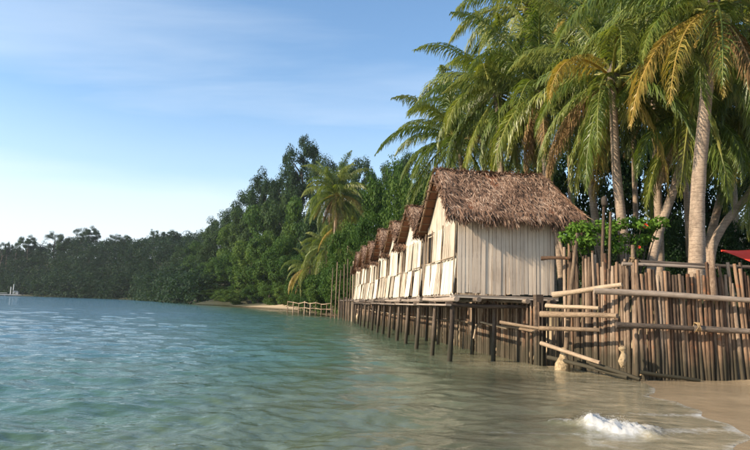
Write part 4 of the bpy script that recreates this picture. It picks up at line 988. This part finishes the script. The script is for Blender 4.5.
# ------------------------------------------------------------------ red tarp at the right edge
def tarp():
    a = at_y(721, 250, 16.6); b = at_y(775, 243, 17.2); c = at_y(775, 268, 16.2); d = at_y(752, 266, 16.0)
    n = 10; V = []; F = []
    for i in range(n+1):
        for j in range(n+1):
            u, v = i/n, j/n
            p = (a*(1-u)+b*u)*(1-v)+(a*(1-u)*1.0+d*u*0.5+c*u*0.5)*v
            p = p+Vector((0, 0, -0.10*math.sin(u*math.pi)*(1-v)-0.05*math.sin(v*math.pi)))
            V.append(p)
    for i in range(n):
        for j in range(n): F.append((i*(n+1)+j, (i+1)*(n+1)+j, (i+1)*(n+1)+j+1, i*(n+1)+j+1))
    m = MB(); m.add(V, F); e = m.build('red_tarp', M['red_cloth'], None, True); tag(e, 'bright red cloth stretched behind the fence at the right edge', 'tarp')
    s = e.modifiers.new('thick', 'SOLIDIFY'); s.thickness = 0.01
tarp()

# ------------------------------------------------------------------ rocks at the headland, pier far left
def rock_mesh(seed):
    g = random.Random(seed); V = []; F = []; n = 9; prof = [(0.95, -0.4), (1.0, 0.0), (0.85, 0.35), (0.5, 0.6), (0.12, 0.72)]
    for r, zz in prof:
        for k in range(n): rr = r*g.uniform(0.72, 1.15); V.append((rr*math.cos(6.283*k/n), rr*math.sin(6.283*k/n), zz*g.uniform(0.8, 1.2)))
    for i in range(4):
        for k in range(n): F.append((i*n+k, i*n+(k+1) % n, (i+1)*n+(k+1) % n, (i+1)*n+k))
    F.append(tuple(4*n+k for k in range(n))); m = MB(); m.add(V, F); return m.mesh('rock', M['rock'])
RK = [rock_mesh(i) for i in range(4)]
for i in range(18):
    f = i/17; x = -104+(-48+104)*f; y = 268+(168-268)*f
    s = random.uniform(0.9, 2.0); o = link('rock', RK[i % 4]); o.location = (x+random.uniform(-2.5, 0.5), y+random.uniform(-2.5, 0.5), -0.1); o.scale = (s*1.4, s, s*0.8); o.rotation_euler.z = random.uniform(0, 6)
    tag(o, f'dark shore boulder at the headland waterline, {ORDN[i]} from the left', 'rock', 'boulders along the headland waterline')
pr = empty('pier', (-188, 296, 0), 0.15); tag(pr, 'low pale pier with white posts on the water at far left', 'pier')
MB().box((0, 0, 0.55), (32, 3.0, 0.5)).build('deck', M['grey_deck'], pr)
for k in range(7):
    MB().tube([(-15+k*5, -1.2, -2), (-15+k*5, -1.2, 0.4)], 0.25, 8).build('pile', M['grey_deck'], pr)
for x, h in ((-9, 2.2), (0.5, 4.6), (7, 3.6), (8.2, 5.0)):
    MB().tube([(x, 0, 0.7), (x, 0, 0.8+h)], 0.22, 8).build('post', M['white_paint'], pr)
MB().box((9.5, 0.3, 1.7), (2.6, 2.0, 1.8)).build('shed', M['grey_deck'], pr)
MB().box((9.5, 0.3, 2.68), (3.2, 2.6, 0.14)).build('shed_roof', M['rock'], pr)
MB().box((-4, -1.3, 1.3), (20, 0.12, 0.15)).build('rail', M['white_paint'], pr)

# ------------------------------------------------------------------ the small wave breaking on the sand
def spray():
    g = np.random.default_rng(21); V = []; F = []
    c0 = on_z(535, 420, 0.0); c1 = on_z(668, 438, 0.0); D = c1-c0; L = D.length; D.normalize(); Nn = Vector((-D.y, D.x, 0))
    for k in range(700):
        u = float(np.clip(g.normal(0.58, 0.15), 0.10, 0.95)); h = 0.125*math.exp(-((u-0.43)/0.085)**2)+0.115*math.exp(-((u-0.64)/0.15)**2)+0.05
        p = c0+D*(u*L)+Nn*g.normal(0, 0.09)+Vector((0, 0, h*g.uniform(0.5, 1.15)+g.exponential(0.012)))
        r = g.uniform(0.0010, 0.0034); o = len(V)
        for dx, dy, dz in ((r, 0, 0), (-r, 0, 0), (0, r, 0), (0, -r, 0), (0, 0, r), (0, 0, -r)): V.append((p.x+dx, p.y+dy, p.z+dz))
        F += [(o, o+2, o+4), (o+2, o+1, o+4), (o+1, o+3, o+4), (o+3, o, o+4), (o+2, o, o+5), (o+1, o+2, o+5), (o+3, o+1, o+5), (o, o+3, o+5)]
    me = mesh_np('spray', V, F, M['foam'], True); tag(link('spray', me), 'fine white spray above the small wave breaking on the sand', 'spray', kind='stuff')
spray()

# ------------------------------------------------------------------ haze over the bay
def haze():
    m, t, o = new_mat('haze_air'); v = t.nodes.new('ShaderNodeVolumePrincipled'); v.inputs['Density'].default_value = 0.00012
    v.inputs['Color'].default_value = (0.80, 0.88, 1.0, 1); v.inputs['Anisotropy'].default_value = 0.2; t.links.new(v.outputs[0], o.inputs['Volume'])
    x0, x1, y0, y1, z0, z1 = -1600, 2100, -110, 2700, -14, 62
    b = MB(); b.box(((x0+x1)/2, (y0+y1)/2, (z0+z1)/2), (x1-x0, y1-y0, z1-z0)); h = b.build('haze', m); tag(h, kind='stuff')
haze()
